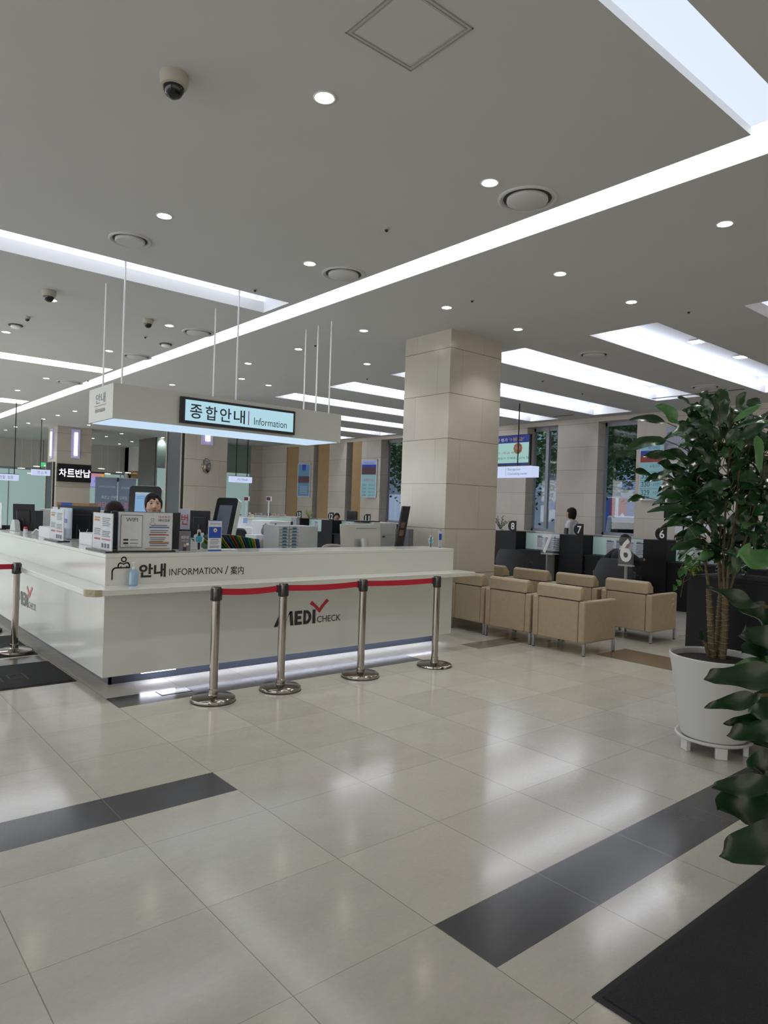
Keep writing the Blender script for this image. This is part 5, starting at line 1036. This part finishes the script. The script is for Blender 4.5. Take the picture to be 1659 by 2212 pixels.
# ================================================================== PLANTS
def leaf(mb, base, tip, wd, up=None, fold=.25, sag=.06, wave=.05, n=8, rng=random, blunt=0):
    base, tip = Vector(base), Vector(tip); d = tip-base; L = d.length; t = d/L
    up = Vector(up or (0, 0, 1)); s = t.cross(up)
    if s.length < .1: s = t.cross(Vector((1, 0, 0)))
    s.normalize(); nrm = s.cross(t).normalized(); rows = []; ph = rng.random()*6
    for i in range(n+1):
        u = i/n; w_ = wd/2*(math.sin(PI*min(1, u**.8))**.75 if 0 < u < 1 else .03)
        if blunt and u > .5: w_ = max(w_, wd/2*math.sqrt(max(0, 1-((u-.5)/.5)**2))*.98)
        c = base+d*u-ZA*sag*L*math.sin(PI*u)*-1-ZA*sag*L*u*u*.6
        row = []
        for j in (-1, -.5, 0, .5, 1):
            row.append(c+s*w_*j+nrm*(abs(j)*w_*fold+wave*wd*math.sin(ph+u*9+j*2)*abs(j)))
        rows.append(row)
    vs = [p for r in rows for p in r]; fs = [(i*5+j, i*5+j+1, (i+1)*5+j+1, (i+1)*5+j) for i in range(n) for j in range(4)]
    mb.add(vs, fs)
rg = random.Random(11)
PC = Vector((4.59, 2.03, 0))
pt = thing('potted_tree', 'tall glossy-leaved potted tree with ringed canes in a white round pot', 'potted plant', PC)
pot = MB().lathe([(.185, .085), (.20, .10), (.235, .30), (.268, .52), (.285, .60), (.287, .612), (.279, .618), (.268, .608), (.262, .56), (.262, .55)], PC, 56, cap=False).build('pot', mat('white glazed pot', 'b9bab8', .4), pt, world=True)
MB().lathe([(.268, .0), (0, .004)], PC+ZA*.575, 40, cap=False).build('soil', M_SOIL, pt, world=True)
sc = MB().lathe([(.19, .07), (.205, .07), (.232, .085), (.236, .098), (.226, .10), (.20, .085), (.0, .083)], PC, 48)
sc.build('saucer', mat('white saucer plastic', 'c6c7c6', .35), pt, world=True)
for k in range(5):
    a = math.radians(218+72*k); c = Vector((math.cos(a), math.sin(a), 0)); s_ = Vector((-c.y, c.x, 0))
    MB().obox(PC+c*.19+ZA*.035, c*.016, s_*.035, ZA*.035).build('caster_foot', mat('white saucer plastic', 'c6c7c6', .35), pt, .004, world=True)
st = MB()
def cane(mb, pts, r0, r1, nseg=None):
    P_ = [atD(*p) for p in pts]; out = []; rr = []
    for i in range(len(P_)-1):
        for k in range(6): out.append(P_[i].lerp(P_[i+1], k/6))
    out.append(P_[-1]); m = len(out)
    for i in range(m): rr.append((r0+(r1-r0)*i/(m-1))*(1.10 if i % 2 == 0 else .96))
    mb.tube(out, rr, 10)
canes = [([(1539, 1428, 4.62), (1535, 1350, 4.62), (1531, 1272, 4.63)], .024, .017), ([(1549, 1430, 4.66), (1552, 1340, 4.68), (1556, 1280, 4.70)], .019, .014), ([(1560, 1428, 4.60), (1566, 1350, 4.60), (1567, 1282, 4.60)], .024, .02), ([(1532, 1425, 4.62), (1524, 1392, 4.60), (1518, 1384, 4.6)], .012, .008)]
for c, a, b in canes: cane(st, c, a, b)
thin = [[(1531, 1272, 4.63), (1526, 1235, 4.63), (1520, 1180, 4.65), (1500, 1140, 4.6)], [(1556, 1280, 4.7), (1553, 1230, 4.7), (1556, 1150, 4.7), (1552, 1040, 4.7), (1548, 930, 4.7)], [(1566, 1284, 4.6), (1562, 1220, 4.6), (1566, 1120, 4.6), (1574, 1000, 4.62), (1582, 900, 4.6)], [(1570, 1282, 4.6), (1574, 1220, 4.55), (1590, 1110, 4.5), (1600, 980, 4.5)],
        [(1575, 1280, 4.6), (1592, 1225, 4.6), (1612, 1160, 4.6), (1640, 1060, 4.6), (1655, 990, 4.6)], [(1560, 1282, 4.65), (1558, 1230, 4.75), (1535, 1120, 4.85), (1515, 1010, 4.85), (1500, 940, 4.85)]]
for c in thin: cane(st, c, .0095, .005)
st.build('canes', M_BARK, pt, world=True)
rgm = MB()
for c, a, b in canes[:3]:
    P_ = [atD(*p) for p in c]; m = 12
    for i in range(1, m):
        u = i/m*(len(P_)-1); k = int(u); q = P_[k].lerp(P_[k+1], u-k); r_ = (a+(b-a)*i/m)*1.10+.001; tl = .004*math.sin(i*2.1)
        rgm.tube([q+Vector((r_*math.cos(t), r_*math.sin(t), tl*math.cos(t+i)*2)) for t in [2*PI*j/12 for j in range(13)]], .0014, 4)
tag(rgm.build('leaf_scar_rings', mat('pale leaf scar', '8f8458', .7), pt, world=True), 'pale rings', kind='stuff')
lv = MB(); lv2 = MB(); sb = MB()
def cl(x, y): return 1240+x/3.568, 820+y/3.568
EX = [((720, 335), (425, 300), 75), ((890, 185), (798, 130), 50), ((900, 190), (985, 255), 85), ((800, 335), (635, 190), 125), ((985, 235), (1082, 105), 90), ((1085, 360), (1168, 140), 115), ((1195, 400), (1212, 222), 62), ((1225, 330), (1465, 185), 52), ((1225, 385), (1495, 292), 42), ((1265, 465), (1500, 330), 90),
      ((710, 470), (385, 535), 105), ((900, 620), (680, 545), 80), ((790, 610), (515, 585), 82), ((790, 700), (640, 640), 95), ((610, 750), (433, 695), 62), ((705, 745), (540, 785), 72), ((545, 905), (408, 940), 56), ((960, 830), (735, 790), 85), ((840, 905), (636, 890), 82), ((900, 1005), (565, 1010), 68), ((930, 1100), (668, 1130), 72), ((925, 1190), (780, 1200), 55),
      ((985, 1240), (745, 1310), 95), ((975, 560), (845, 365), 125), ((1410, 430), (1428, 710), 82), ((1370, 480), (1270, 510), 62), ((1470, 560), (1495, 430), 70), ((1100, 900), (1190, 880), 70), ((1270, 1030), (1385, 1110), 70), ((1060, 1060), (1180, 1120), 80), ((1020, 600), (930, 480), 90), ((880, 280), (835, 230), 70), ((930, 290), (885, 215), 70), ((1000, 700), (880, 640), 85), ((1150, 600), (1240, 470), 85),
      ((1180, 760), (1330, 840), 90), ((1090, 780), (1010, 900), 90), ((1200, 900), (1330, 960), 85), ((950, 950), (800, 1000), 80), ((1000, 1130), (880, 1160), 62), ((1130, 1280), (1030, 1400), 62), ((1160, 1320), (1260, 1370), 62), ((960, 1330), (1010, 1420), 52), ((1480, 640), (1440, 560), 60), ((1250, 640), (1330, 560), 60)]
for (b, t_, wpx) in EX:
    dp = 4.35+rg.random()*.35; B = atD(*cl(*b), dp+.06); T_ = atD(*cl(*t_), dp)
    leaf(lv if rg.random() < .9 else lv2, B, T_, wpx/3.568*dp/FPX*1.05, Vector((-.35-rg.random()*.4, -.5-rg.random()*.3, .55)), sag=.05, wave=.10, rng=rg)
    # petiole back to the nearest stem
    hub = atD(min(max(cl(*b)[0]+(25 if b[0] < 1050 else -18), 1500), 1600), cl(*b)[1]+32, 4.65); sb.tube([B, B.lerp(hub, .5)+ZA*.01, hub], .0028, 5)
for i in range(330):
    a = rg.random()*2*PI; r = math.sqrt(rg.random()); cx, cy = 1578+r*math.cos(a)*110, 1048+r*math.sin(a)*168
    dp = 4.40+rg.random()*.75; B = atD(cx, cy, dp); dr_ = Vector((math.cos(a)*.7+rg.uniform(-.6, .6), rg.uniform(-.5, .5), rg.uniform(-.45, .7))).normalized()
    dr_ = (_r*dr_.x+_f*dr_.y+_u*dr_.z); L_ = .13+rg.random()*.10
    leaf(lv if rg.random() < .93 else lv2, B, B+dr_*L_, L_*(.42+.14*rg.random()), Vector((rg.uniform(-.6, .2), rg.uniform(-.8, .2), .7)), sag=.1, wave=.14, rng=rg)
    if i % 2: sb.tube([B, B-dr_*.05-ZA*.07], .0028, 5)
for i in range(30):    # lower tufts around the cane tops
    cx, cy = 1520+rg.random()*95, 1165+rg.random()*70; dp = 4.45+rg.random()*.35; B = atD(cx, cy, dp); a = rg.random()*2*PI
    leaf(lv, B, B+Vector((math.cos(a)*.09, math.sin(a)*.09, rg.uniform(-.04, .08))), .045, sag=.12, rng=rg)
leaf(lv, atD(1520, 1384, 4.6), atD(1467, 1371, 4.55), .028, rng=rg)
leaf(lv, atD(1518, 1384, 4.6), atD(1512, 1362, 4.55), .028, rng=rg)
fo = lv.build('foliage', M_LEAF, pt, world=True, smooth=80); lv2.build('young_leaves', M_LEAF2, pt, world=True, smooth=80); tag(sb.build('leaf_stalks', M_BARK, pt, world=True), kind='stuff')
lm_ = MB(); 
for (b, t_, wpx) in (((1330, 830), (1420, 850), 40), ((1380, 850), (1480, 805), 45), ((1400, 840), (1495, 850), 40)): leaf(lm_, atD(*cl(*b), 4.5), atD(*cl(*t_), 4.45), wpx/3.568*4.5/FPX, rng=rg)
lm_.build('yellowing_leaves', M_LIME, pt, world=True, smooth=80)
# charcoal planter box with mixed foliage behind the pot
c0 = atX(1483, 1300, 4.93); PY = c0.y
pb = thing('planter_box', 'tall charcoal planter box filled with mixed foliage behind the white pot', 'planter', (5.4, PY-.8, 0))
MB().box(4.93, 5.45, PY-2.1, PY, 0, 1.075).box(4.925, 5.455, PY-2.105, PY+.005, 1.07, 1.09).build('planter_wall', mat('charcoal planter', '1f1e22', .6, spec=.15), pb, .004, world=True, smooth=0)
MB().box(4.96, 5.42, PY-2.07, PY-.03, 1.08, 1.095).build('soil', M_SOIL, pb, world=True, smooth=0)
f1 = MB(); f2 = MB(); vn = MB()
for i in range(420):
    x, y = rg.uniform(4.97, 5.4), PY-.1-rg.random()**.8*1.8; z = 1.09+rg.random()*.30*min(1, (PY-y)/.4+.3); B = Vector((x, y, z)); a = rg.random()*2*PI; L_ = .05+rg.random()*.08
    leaf(f1, B, B+Vector((math.cos(a)*L_, math.sin(a)*L_, rg.uniform(-.4, .5)*L_)), L_*.55, n=4, rng=rg)
for i in range(110):
    c = atD(1500+rg.gauss(0, 9), 1222+rg.gauss(0, 12), 5.0+rg.uniform(-.06, .08)); a = rg.random()*2*PI; L_ = .025+rg.random()*.02
    leaf(f2, c, c+Vector((math.cos(a)*L_, math.sin(a)*L_, rg.uniform(-.8, .5)*L_)), L_*.6, n=4, rng=rg)
f1.build('foliage', mat('dark undergrowth leaf', '22381f', .4, noise=.4, nscale=9), pb, world=True, smooth=80); f2.build('lime_foliage', M_LIME, pb, world=True, smooth=80)
vp = [atD(*q) for q in ((1500, 1195, 5.0), (1478, 1212, 4.95), (1464, 1240, 4.93), (1478, 1262, 4.95))]; v2 = [atD(*q) for q in ((1505, 1225, 5.0), (1490, 1250, 4.95), (1460, 1268, 4.93))]
vn.tube(vp, .003, 6).tube(v2, .003, 6).tube([atD(1500, 1235, 5), atD(1478, 1246, 4.95), atD(1470, 1290, 4.93)], .003, 6).build('vine_stems', M_BARK, pb, world=True)
vl = MB()
for x, y, dx, dy, wp in ((1490, 1200, -8, 16, 16), (1472, 1232, -6, 14, 15), (1464, 1252, 4, 14, 13), (1480, 1214, 10, 12, 15), (1496, 1210, 10, 10, 16), (1460, 1266, -6, 10, 12), (1474, 1224, 8, 18, 14)): leaf(vl, atD(x, y, 4.93), atD(x+dx, y+dy, 4.88), wp*4.9/FPX, Vector((-.5, -.7, .3)), rng=rg)
vl.build('vine_leaves', M_LEAF2, pb, world=True, smooth=80)
# near plant whose broad leaves lean in from the right
FP = atD(1850, 1500, 2.6); FPos = Vector((FP.x, FP.y, 0))
ft = thing('broadleaf_plant', 'nearby plant with large drooping dark leaves leaning in at the right edge', 'plant', FPos)
MB().lathe([(.13, .01), (.19, .34), (.195, .36), (.18, .36), (.17, .32), (0, .32)], FPos, 36).build('pot', M_GREY, ft, world=True)
tk = MB().tube([FPos+ZA*.3, FPos+Vector((.02, .02, .8)), FPos+Vector((0, 0, 1.35))], [.025, .02, .012], 10)
fl_ = MB(); fl2 = MB()
FG = [((1600+75, 1212), (1597, 1203), 62, 1, 2.5, 0), ((1640, 1308), (1524, 1270), 40, 0, 2.4, 0), ((1675, 1340), (1598, 1318), 60, 0, 2.5, 0), ((1690, 1400), (1600, 1372), 72, 0, 2.3, 1), ((1695, 1395), (1604, 1412), 60, 0, 2.35, 1), ((1690, 1425), (1586, 1440), 34, 1, 2.3, 0), ((1690, 1452), (1522, 1468), 56, 0, 2.2, 0), ((1640, 1502), (1522, 1530), 36, 0, 2.15, 0), ((1640, 1545), (1562, 1565), 22, 0, 2.3, 0),
      ((1690, 1570), (1573, 1588), 46, 0, 2.25, 0), ((1690, 1610), (1600, 1570), 60, 0, 2.4, 0), ((1700, 1640), (1620, 1660), 60, 0, 2.3, 0), ((1680, 1685), (1538, 1705), 44, 0, 2.05, 0), ((1665, 1715), (1552, 1752), 80, 0, 2.05, 1), ((1715, 1795), (1556, 1850), 78, 0, 1.95, 0), ((1700, 1660), (1645, 1760), 70, 0, 2.2, 1), ((1690, 1500), (1620, 1540), 60, 0, 2.3, 0), ((1690, 1750), (1660, 1800), 60, 0, 2.1, 0), ((1700, 1560), (1640, 1530), 60, 0, 2.35, 0), ((1710, 1150), (1655, 1180), 50, 0, 2.5, 0)]
for b, t_, wpx, lt, dp, bl in FG:
    B = atD(*b, dp+.08); T_ = atD(*t_, dp); leaf(fl2 if lt else fl_, B, T_, wpx*dp/FPX*1.08, Vector((-.45, -.55, .6)), sag=-.03, wave=.17, fold=.28, n=14, rng=rg, blunt=bl or (wpx > 42))
    tk.tube([B, B.lerp(FPos+ZA*(B.z-.1), .5)+ZA*.02, FPos+ZA*max(.5, B.z-.15)], .006, 6)
for i in range(60):
    z = .55+rg.random()*.85; a = rg.random()*2*PI; B = FPos+Vector((math.cos(a)*.06, math.sin(a)*.06, z)); L_ = .14+rg.random()*.12
    T_ = B+Vector((math.cos(a)*L_, math.sin(a)*L_, rg.uniform(-.10, .05)))
    leaf(fl_, B, T_, .09+.03*rg.random(), wave=.1, rng=rg)
fl_.build('foliage', mat('deep green broad leaf', '17311a', .32, noise=.4, nscale=5, spec=.5), ft, world=True, smooth=80); fl2.build('pale_leaves', M_LEAF2, ft, world=True, smooth=80); tk.build('stems', M_BARK, ft, world=True)
# ================================================================== PEOPLE
def remesh(mb, vox, m, name, parent, sm=3):
    t = mb.build('tmp', m, None, smooth=0); r = t.modifiers.new('r', 'REMESH'); r.mode = 'VOXEL'; r.voxel_size = vox; r.use_smooth_shade = True
    s = t.modifiers.new('s', 'SMOOTH'); s.iterations = sm; s.factor = .6
    me = evalmesh(t); bpy.data.objects.remove(t); me.materials.clear(); me.materials.append(m); me.name = name
    me.polygons.foreach_set('use_smooth', [True]*len(me.polygons))
    o = bpy.data.objects.new(name, me); C.objects.link(o); o.parent = parent; return o
def hand(mb, w, d, n, k=1, curl=.5, grip=0):
    """wrist w, pointing d, palm normal n: palm, four curled fingers of unequal length and a thumb from the palm's side"""
    w, d, n = Vector(w), Vector(d).normalized(), Vector(n).normalized(); s = d.cross(n).normalized()
    for j in (-1.5, -.5, .5, 1.5): mb.capsule(w+d*.01*k+s*j*.010*k, w+d*.078*k+s*j*.018*k, .013*k, .011*k, 8)
    for j, L_ in ((-1.5, .058), (-.5, .072), (.5, .078), (1.5, .070)):
        a = w+d*.082*k+s*j*.0195*k; d1 = (d+n*curl).normalized(); d2 = (d+n*curl*2.4).normalized(); b = a+d1*L_*.5*k; c = b+d2*L_*.5*k
        mb.capsule(a, b, .0088*k, .0082*k, 8); mb.capsule(b, c, .0082*k, .007*k, 8)
    a = w+d*.03*k+s*.03*k; b = a+(d*.6+s*.8+n*.3).normalized()*.032*k; c = b+(d+n*.4+s*.2).normalized()*.028*k
    mb.capsule(a, b, .012*k, .0105*k, 8); mb.capsule(b, c, .0105*k, .008*k, 8)
def person(lab, loc, rz, hipz, arms, lean=0, headyaw=0, headpitch=0, sit=False, top='1d1d22', bottom='1d1d22', hair='bob', vox=.009, legs=True, k=1.0, skin='c8a491', coat=False, heads=1.0):
    t = thing('person', lab, 'person', loc, rz); sk = mat('skin '+skin, skin, .5); ct_ = mat('cloth '+top, top, .8, bump=.1, nscale=90); cb_ = mat('cloth '+bottom, bottom, .8)
    up = Vector((0, math.sin(lean), math.cos(lean))); hip = Vector((0, 0, hipz)); P = lambda z, x=0, y=0: hip+up*(z*k)+Vector((x*k, y*k, 0))
    b = MB(); c = MB(); tr = MB()
    def torso(m, e):
        m.capsule(P(.0, -.07), P(.0, .07), (.10+e)*k, (.10+e)*k, 14); m.ell(P(.16), ((.115+e)*k, (.085+e)*k, .13*k)); m.ell(P(.32), ((.145+e)*k, (.095+e)*k, .15*k))
        m.capsule(P(.415, -.13), P(.415, .13), (.052+e)*k, (.052+e)*k, 12); m.capsule(P(.36, -.05, .06), P(.36, .05, .06), (.06+e)*k, (.06+e)*k, 10)
    torso(b, 0); torso(c, .016)
    nk = P(.45); hd = nk+up*.05*k; R_ = Matrix.Rotation(headyaw, 3, 'Z') @ Matrix.Rotation(-headpitch, 3, 'X')
    hc = nk+Vector((0, .02, 0))*k+(R_ @ Vector((0, .02, .165)))*k*1.0
    hk = k*heads; q = lambda x, y, z: hc+(R_ @ Vector((x, y, z)))*hk
    b.capsule(P(.42), nk+up*.06*k, .052*k, .046*k, 14)
    b.ell(hc, (.074*hk, .092*hk, .105*hk), 24, 18, R_); b.ell(q(0, .025, -.05), (.055*hk, .06*hk, .062*hk), 18, 12, R_); b.ell(q(0, .05, -.085), (.03*hk, .03*hk, .024*hk), 12, 8, R_)
    b.capsule(q(0, .088, .012), q(0, .106, -.022), .008*hk, .012*hk, 8); b.ell(q(-.012, .094, -.024), (.009*hk, .009*hk, .007*hk), 8, 6); b.ell(q(.012, .094, -.024), (.009*hk, .009*hk, .007*hk), 8, 6)
    for s in (-1, 1): b.ell(q(s*.076, -.005, -.01), (.012*hk, .02*hk, .032*hk), 10, 8, R_); b.ell(q(s*.036, .06, -.035), (.024*hk, .02*hk, .022*hk), 10, 8, R_)
    for s, (el, wr, hd_, pn, cu) in zip((-1, 1), arms):
        sh = P(.405, s*.165); el, wr = hip+Vector(el)*k, hip+Vector(wr)*k
        b.capsule(sh, el, .045*k, .036*k); b.capsule(el, wr, .036*k, .025*k); hand(b, wr, hd_, pn, k, cu); d = (wr-el).normalized()
        c.capsule(sh, el, .056*k, .048*k); c.capsule(el, wr-d*.02, .048*k, .036*k)
    for s in (-1, 1):
        if sit: kn = hip+Vector((s*.1, .42, -.02))*k; an = Vector((kn.x, kn.y+.02, .09)); 
        else: kn = Vector((s*.085*k, .02, hipz*.52)); an = Vector((s*.085*k, -.01, .09))
        h0 = P(-.02, s*.085); b.capsule(h0, kn, .078*k, .055*k); b.capsule(kn, an, .053*k, .036*k); b.capsule(an+Vector((0, -.02, -.04)), an+Vector((0, .15, -.055)), .036, .028)
        tr.capsule(h0, kn, .092*k, .068*k); tr.capsule(kn, an+Vector((0, 0, .04)), .064*k, .05*k)
        MB().capsule(an+Vector((0, -.02, -.045)), an+Vector((0, .16, -.058)), .044, .036).build('shoe', M_LET, t)
    tr.capsule(P(.0, -.07), P(.0, .07), .118*k, .118*k, 14)
    remesh(b, vox*.75, sk, 'body', t, 4); remesh(c, vox, ct_, 'top', t); remesh(tr, vox, cb_, 'trousers', t)
    # hair
    h = MB(); h.ell(q(0, -.012, .018), (.084*hk, .098*hk, .104*hk), 24, 16, R_)
    cut = [v for v in h.v]
    keep = MB()
    # build the hair from lobes that leave the face free
    keep.ell(q(0, -.022, .030), (.083*hk, .094*hk, .092*hk), 24, 16, R_); keep.ell(q(0, -.045, -.005), (.080*hk, .072*hk, .095*hk), 20, 14, R_)
    if hair == 'bob':
        for s in (-1, 1): keep.ell(q(s*.066, -.02, -.035), (.026*hk, .05*hk, .075*hk), 14, 12, R_)
        keep.ell(q(0, -.06, -.06), (.07*hk, .045*hk, .07*hk), 16, 12, R_)
    elif hair == 'tied':
        for s in (-1, 1): keep.ell(q(s*.067, .0, .012), (.018*hk, .045*hk, .05*hk), 14, 12, R_)
        keep.ell(q(0, -.10, -.03), (.04*hk, .035*hk, .045*hk), 12, 10, R_)
    for i in range(9):
        x = -.062+i*.0155; keep.capsule(q(x*.7+.01, .05, .088), q(x, .081-abs(x)*.45, .047-abs(x)*.3), .011*hk, .006*hk, 8)
    if hair == 'short': pass
    remesh(keep, vox*.8, M_HAIR, 'hair', t, 2)
    for s in (-1, 1):
        e = MB().ell(q(s*.031, .079, .012), (.0145*hk, .008*hk, .007*hk), 14, 10, R_).build('eye', mat('eye white', 'd8d2cc', .2), t)
        MB().ell(q(s*.031, .0855, .012), (.0065*hk, .003*hk, .0062*hk), 12, 8, R_).build('iris', mat('dark iris', '1a1210', .15), e)
        MB().capsule(q(s*.018, .091, .032), q(s*.047, .081, .034), .0032*hk, .0022*hk, 6).build('eyebrow', M_HAIR, t)
        MB().capsule(q(s*.018, .0885, .0185), q(s*.045, .079, .0175), .0022*hk, .0016*hk, 6).build('eyelid', M_HAIR, t)
    MB().ell(q(0, .0905, -.052), (.022*hk, .008*hk, .0065*hk), 14, 8, R_).build('lips', mat('lip colour', '9c5654', .45), t)
    return t, q
DOWN = ((-.22, .02, .14), (-.21, .2, .10), (0, .9, .1), (0, 0, -1), .25), ((.22, .02, .14), (.21, .2, .10), (0, .9, .1), (0, 0, -1), .25)
# two receptionists inside the counter
wp = Vector((2.80, 7.02, 0)); a_ = math.atan2(wp.x, -wp.y)+0   # face towards the entrance
def facing(p, tx, ty): return math.atan2(-(tx-p[0]), ty-p[1])
person('woman with dark fringe looking out over the wifi board from inside the counter', wp, facing(wp, -.3, 0), .835, DOWN, headyaw=.15, headpitch=.0, top='26262e', hair='tied', vox=.008, heads=1.06)
w2 = Vector((2.36, 6.78, 0)); person('woman with black hair bowed low left of the fringed woman, face mostly hidden', w2, facing(w2, .5, 0), .79, DOWN, lean=.05, headyaw=-.35, headpitch=.75, top='2b2b33', hair='bob', vox=.009, heads=1.05)
# clerk waving a phone at desk 12
c = atX(728, 1105, 11.95); t, q = person('smiling clerk in black holding up a dark phone at desk 12', (11.95, c.y, 0), facing((11.95, c.y), 2, 2), .54, (((-.24, .05, .12), (-.1, .25, .12), (1, .3, 0), (0, 0, -1), .5), ((.26, .10, .26), (.22, .20, .50), (-.1, .2, 1), (-1, .2, 0), .9)), sit=True, top='1a1a1e', hair='tied', vox=.013, k=1.05)
MB().obox((.20, .25, 1.13), (.02, .02, .012), (.01, .0, .075), (.006, -.006, 0)).build('held_phone', M_BLACK, t)
# woman standing in white
c = atX(1237, 1110, 12.3); person('woman with black bob in a white blouse standing behind desk 7, turned away', (12.3, c.y, 0), facing((12.3, c.y), 14, 14)+.5, .905, (((-.2, .0, .15), (-.18, .16, -.02), (0, .6, -.8), (1, 0, 0), .3), ((.2, .0, .15), (.18, .16, -.02), (0, .6, -.8), (-1, 0, 0), .3)), top='c9ccd4', bottom='2a2c34', hair='bob', vox=.012, heads=1.05)
# seated customer
c = atX(1352, 1200, 10.05); cy = c.y
person('customer in black leaning on desk 6 from the tub chair, seen from behind', (10.15, p6.y, 0), -PI/2-.12, .50, (((-.36, .18, .28), (-.42, .38, .26), (.2, 1, 0), (0, 0, -1), .3), ((.26, .25, .27), (.12, .48, .30), (-.4, 1, 0), (0, 0, -1), .3)), lean=.30, headpitch=.25, sit=True, top='17171a', bottom='1b1b20', hair='tied', vox=.012)
c = atX(1469, 1160, 12.0); person('clerk with black hair half hidden by leaves, behind the screen right of divider 6', (12.0, c.y, 0), PI/2, .50, DOWN, sit=True, top='2a2a30', hair='tied', vox=.013, k=.98)
# ================================================================== OUTSIDE THE WINDOWS
struct(MB().box(WX+.42, 40, -10, 40, -.6, -.5).build('ground', mat('grey paving', '77787a', .8, noise=.1, nscale=2), smooth=0))
def tree(x, y, lab, h=6.5, seed=1, name='street_tree'):
    r = random.Random(seed); t = thing(name, lab, 'tree', (x, y, -.5), 0, 'trees outside the windows'); tk = MB(); lf = MB(); tips = []
    base = Vector((x, y, -.5)); top = base+Vector((r.uniform(-.2, .2), r.uniform(-.2, .2), h*.52))
    tk.tube([base, base.lerp(top, .5)+Vector((.06, .05, 0)), top], [.15, .11, .08], 8)
    for i in range(9):
        s = base.lerp(top, .62+.045*i); a = i*2.2+r.random(); e = s+Vector((math.cos(a)*1.1, math.sin(a)*1.1, 1.0+r.random()*1.6)); tk.tube([s, s.lerp(e, .5)+ZA*.1, e], [.05, .035, .015], 6); tips += [e, s.lerp(e, .6), s.lerp(e, .8)]
    for i in range(2600):
        c_ = r.choice(tips)+Vector((r.gauss(0, .42), r.gauss(0, .42), r.gauss(0, .5))); d = Vector((r.uniform(-1, 1), r.uniform(-1, 1), r.uniform(-.8, .3))).normalized()*.16; e = d.cross(Vector((r.random(), r.random(), 1))).normalized()*.055
        lf.add([c_, c_+d*.5+e, c_+d, c_+d*.5-e], [(0, 1, 2, 3)])
    tk.build('trunk', mat('dark bark', '2b2723', .9), t, world=True); lf.build('crown', mat('street tree leaf', '3f6a33', .6, noise=.4, nscale=3), t, world=True, smooth=0)
for i, (x, y, h, d) in enumerate(((17.6, 11.6, 6.2, 'in the right part of the double window'), (17.4, 14.6, 6.0, 'in the left part of the double window'), (17.0, 9.3, 6.4, 'first behind the tall right window'), (22.5, 11.4, 7, 'farther back behind the tall right window'), (17.2, 18.6, 6.2, 'forked, left of the stone column'), (21.5, 21.2, 6.8, 'behind the forked one'), (23.5, 15.8, 7, 'far behind the double window'), (22.5, 24.0, 7.5, 'farthest, behind the far windows'), (21, 17.5, 7, 'distant, beyond the double window'))):
    tree(x, y, 'leafy dark green street tree, '+d, h, 31+i)
bn = thing('street_banner', 'red and blue street banner with white script seen through the tall right window', 'banner', (21, 12.2, -.5), 0)
bz = MB().box(21, 21.03, 11.5, 13.9, -.4, 2.1).build('cloth', mat('crimson banner', '9c3348', .6), bn, world=True, smooth=0)
sheet(bn, (21, 13.9, -.4), -YA, ZA, 2.4, 2.5, [('b', .25, 0, .12, 1, mat('banner blue', '3a56a0', .6)), ('b', .62, 0, .15, 1, mat('banner blue', '3a56a0', .6)), ('b', .45, 0, .05, 1, M_PAPER), ('t', .08, .2, .1, .6, M_PAPER, 'X'), ('t', .5, .3, .1, .5, M_PAPER, 'G')])
vq = thing('white_van', 'pale blue-white van parked outside the tall right window', 'van', (20, 10.6, -.5)); 
MB().prism([(0, .3), (3.6, .3), (3.6, 1.2), (2.9, 2.0), (.1, 2.0), (0, 1.2)], (19.3, 12.15, -.5), -YA, ZA, (1.5, 0, 0)).build('van_body', mat('van white', 'c4cfe0', .3), vq, .05, world=True, smooth=0)
for y in (11.4, 9.4): MB().tube([(19.25, y, -.18), (19.5, y, -.18)], .32, 20).build('wheel', M_LET, vq, world=True)
MB().box(19.28, 19.3, 10.9, 11.9, .6, 1.3).build('window', M_BLKGL, vq, world=True, smooth=0)
MB().box(19.27, 19.3, 8.6, 12.1, -.15, .1).build('blue_stripe', mat('van blue', '3a5aa8', .5), vq, world=True, smooth=0)
tag(MB().box(23, 23.2, 14, 34, -.5, 2.2).build('site_fence', mat('pale blue hoarding', 'b2bccb', .6), smooth=0), 'pale hoarding fence across the street, left of the stone column', 'fence')
bd = thing('street_building', 'grey building facade across the street behind the trees', 'building', (30, 12, -.5))
MB().box(30, 31, -12, 45, -.5, 14).build('facade', mat('grey facade', '4f5a62', .7), bd, world=True, smooth=0)
for i in range(9):
    for j in range(3): MB().box(29.95, 30, -6+i*5.2, -2.6+i*5.2, 1+j*3.6, 3.2+j*3.6).build('window', mat('facade glass', '6f808e', .2), bd, world=True, smooth=0)
tag(MB().box(26, 26.1, 12.8, 15.8, 2.6, 3.5).box(26.0, 26.1, 14.2, 14.4, -.5, 2.7).build('street_signboard', mat('pale blue signboard', '9fb0d4', .5), smooth=0), 'pale blue signboard on a post seen in the tall right window', 'signboard')
p = atX(1192, 1092, WX+.29); tag(MB().box(WX+.285, WX+.292, p.y-.10, p.y+.10, p.z-.10, p.z+.10).box(WX+.28, WX+.284, p.y-.03, p.y+.04, p.z-.02, p.z+.09).build('window_notice', mat('pale blue notice', 'a9b9dc', .6), smooth=0), 'small pale blue notice stuck in the double window', 'notice')
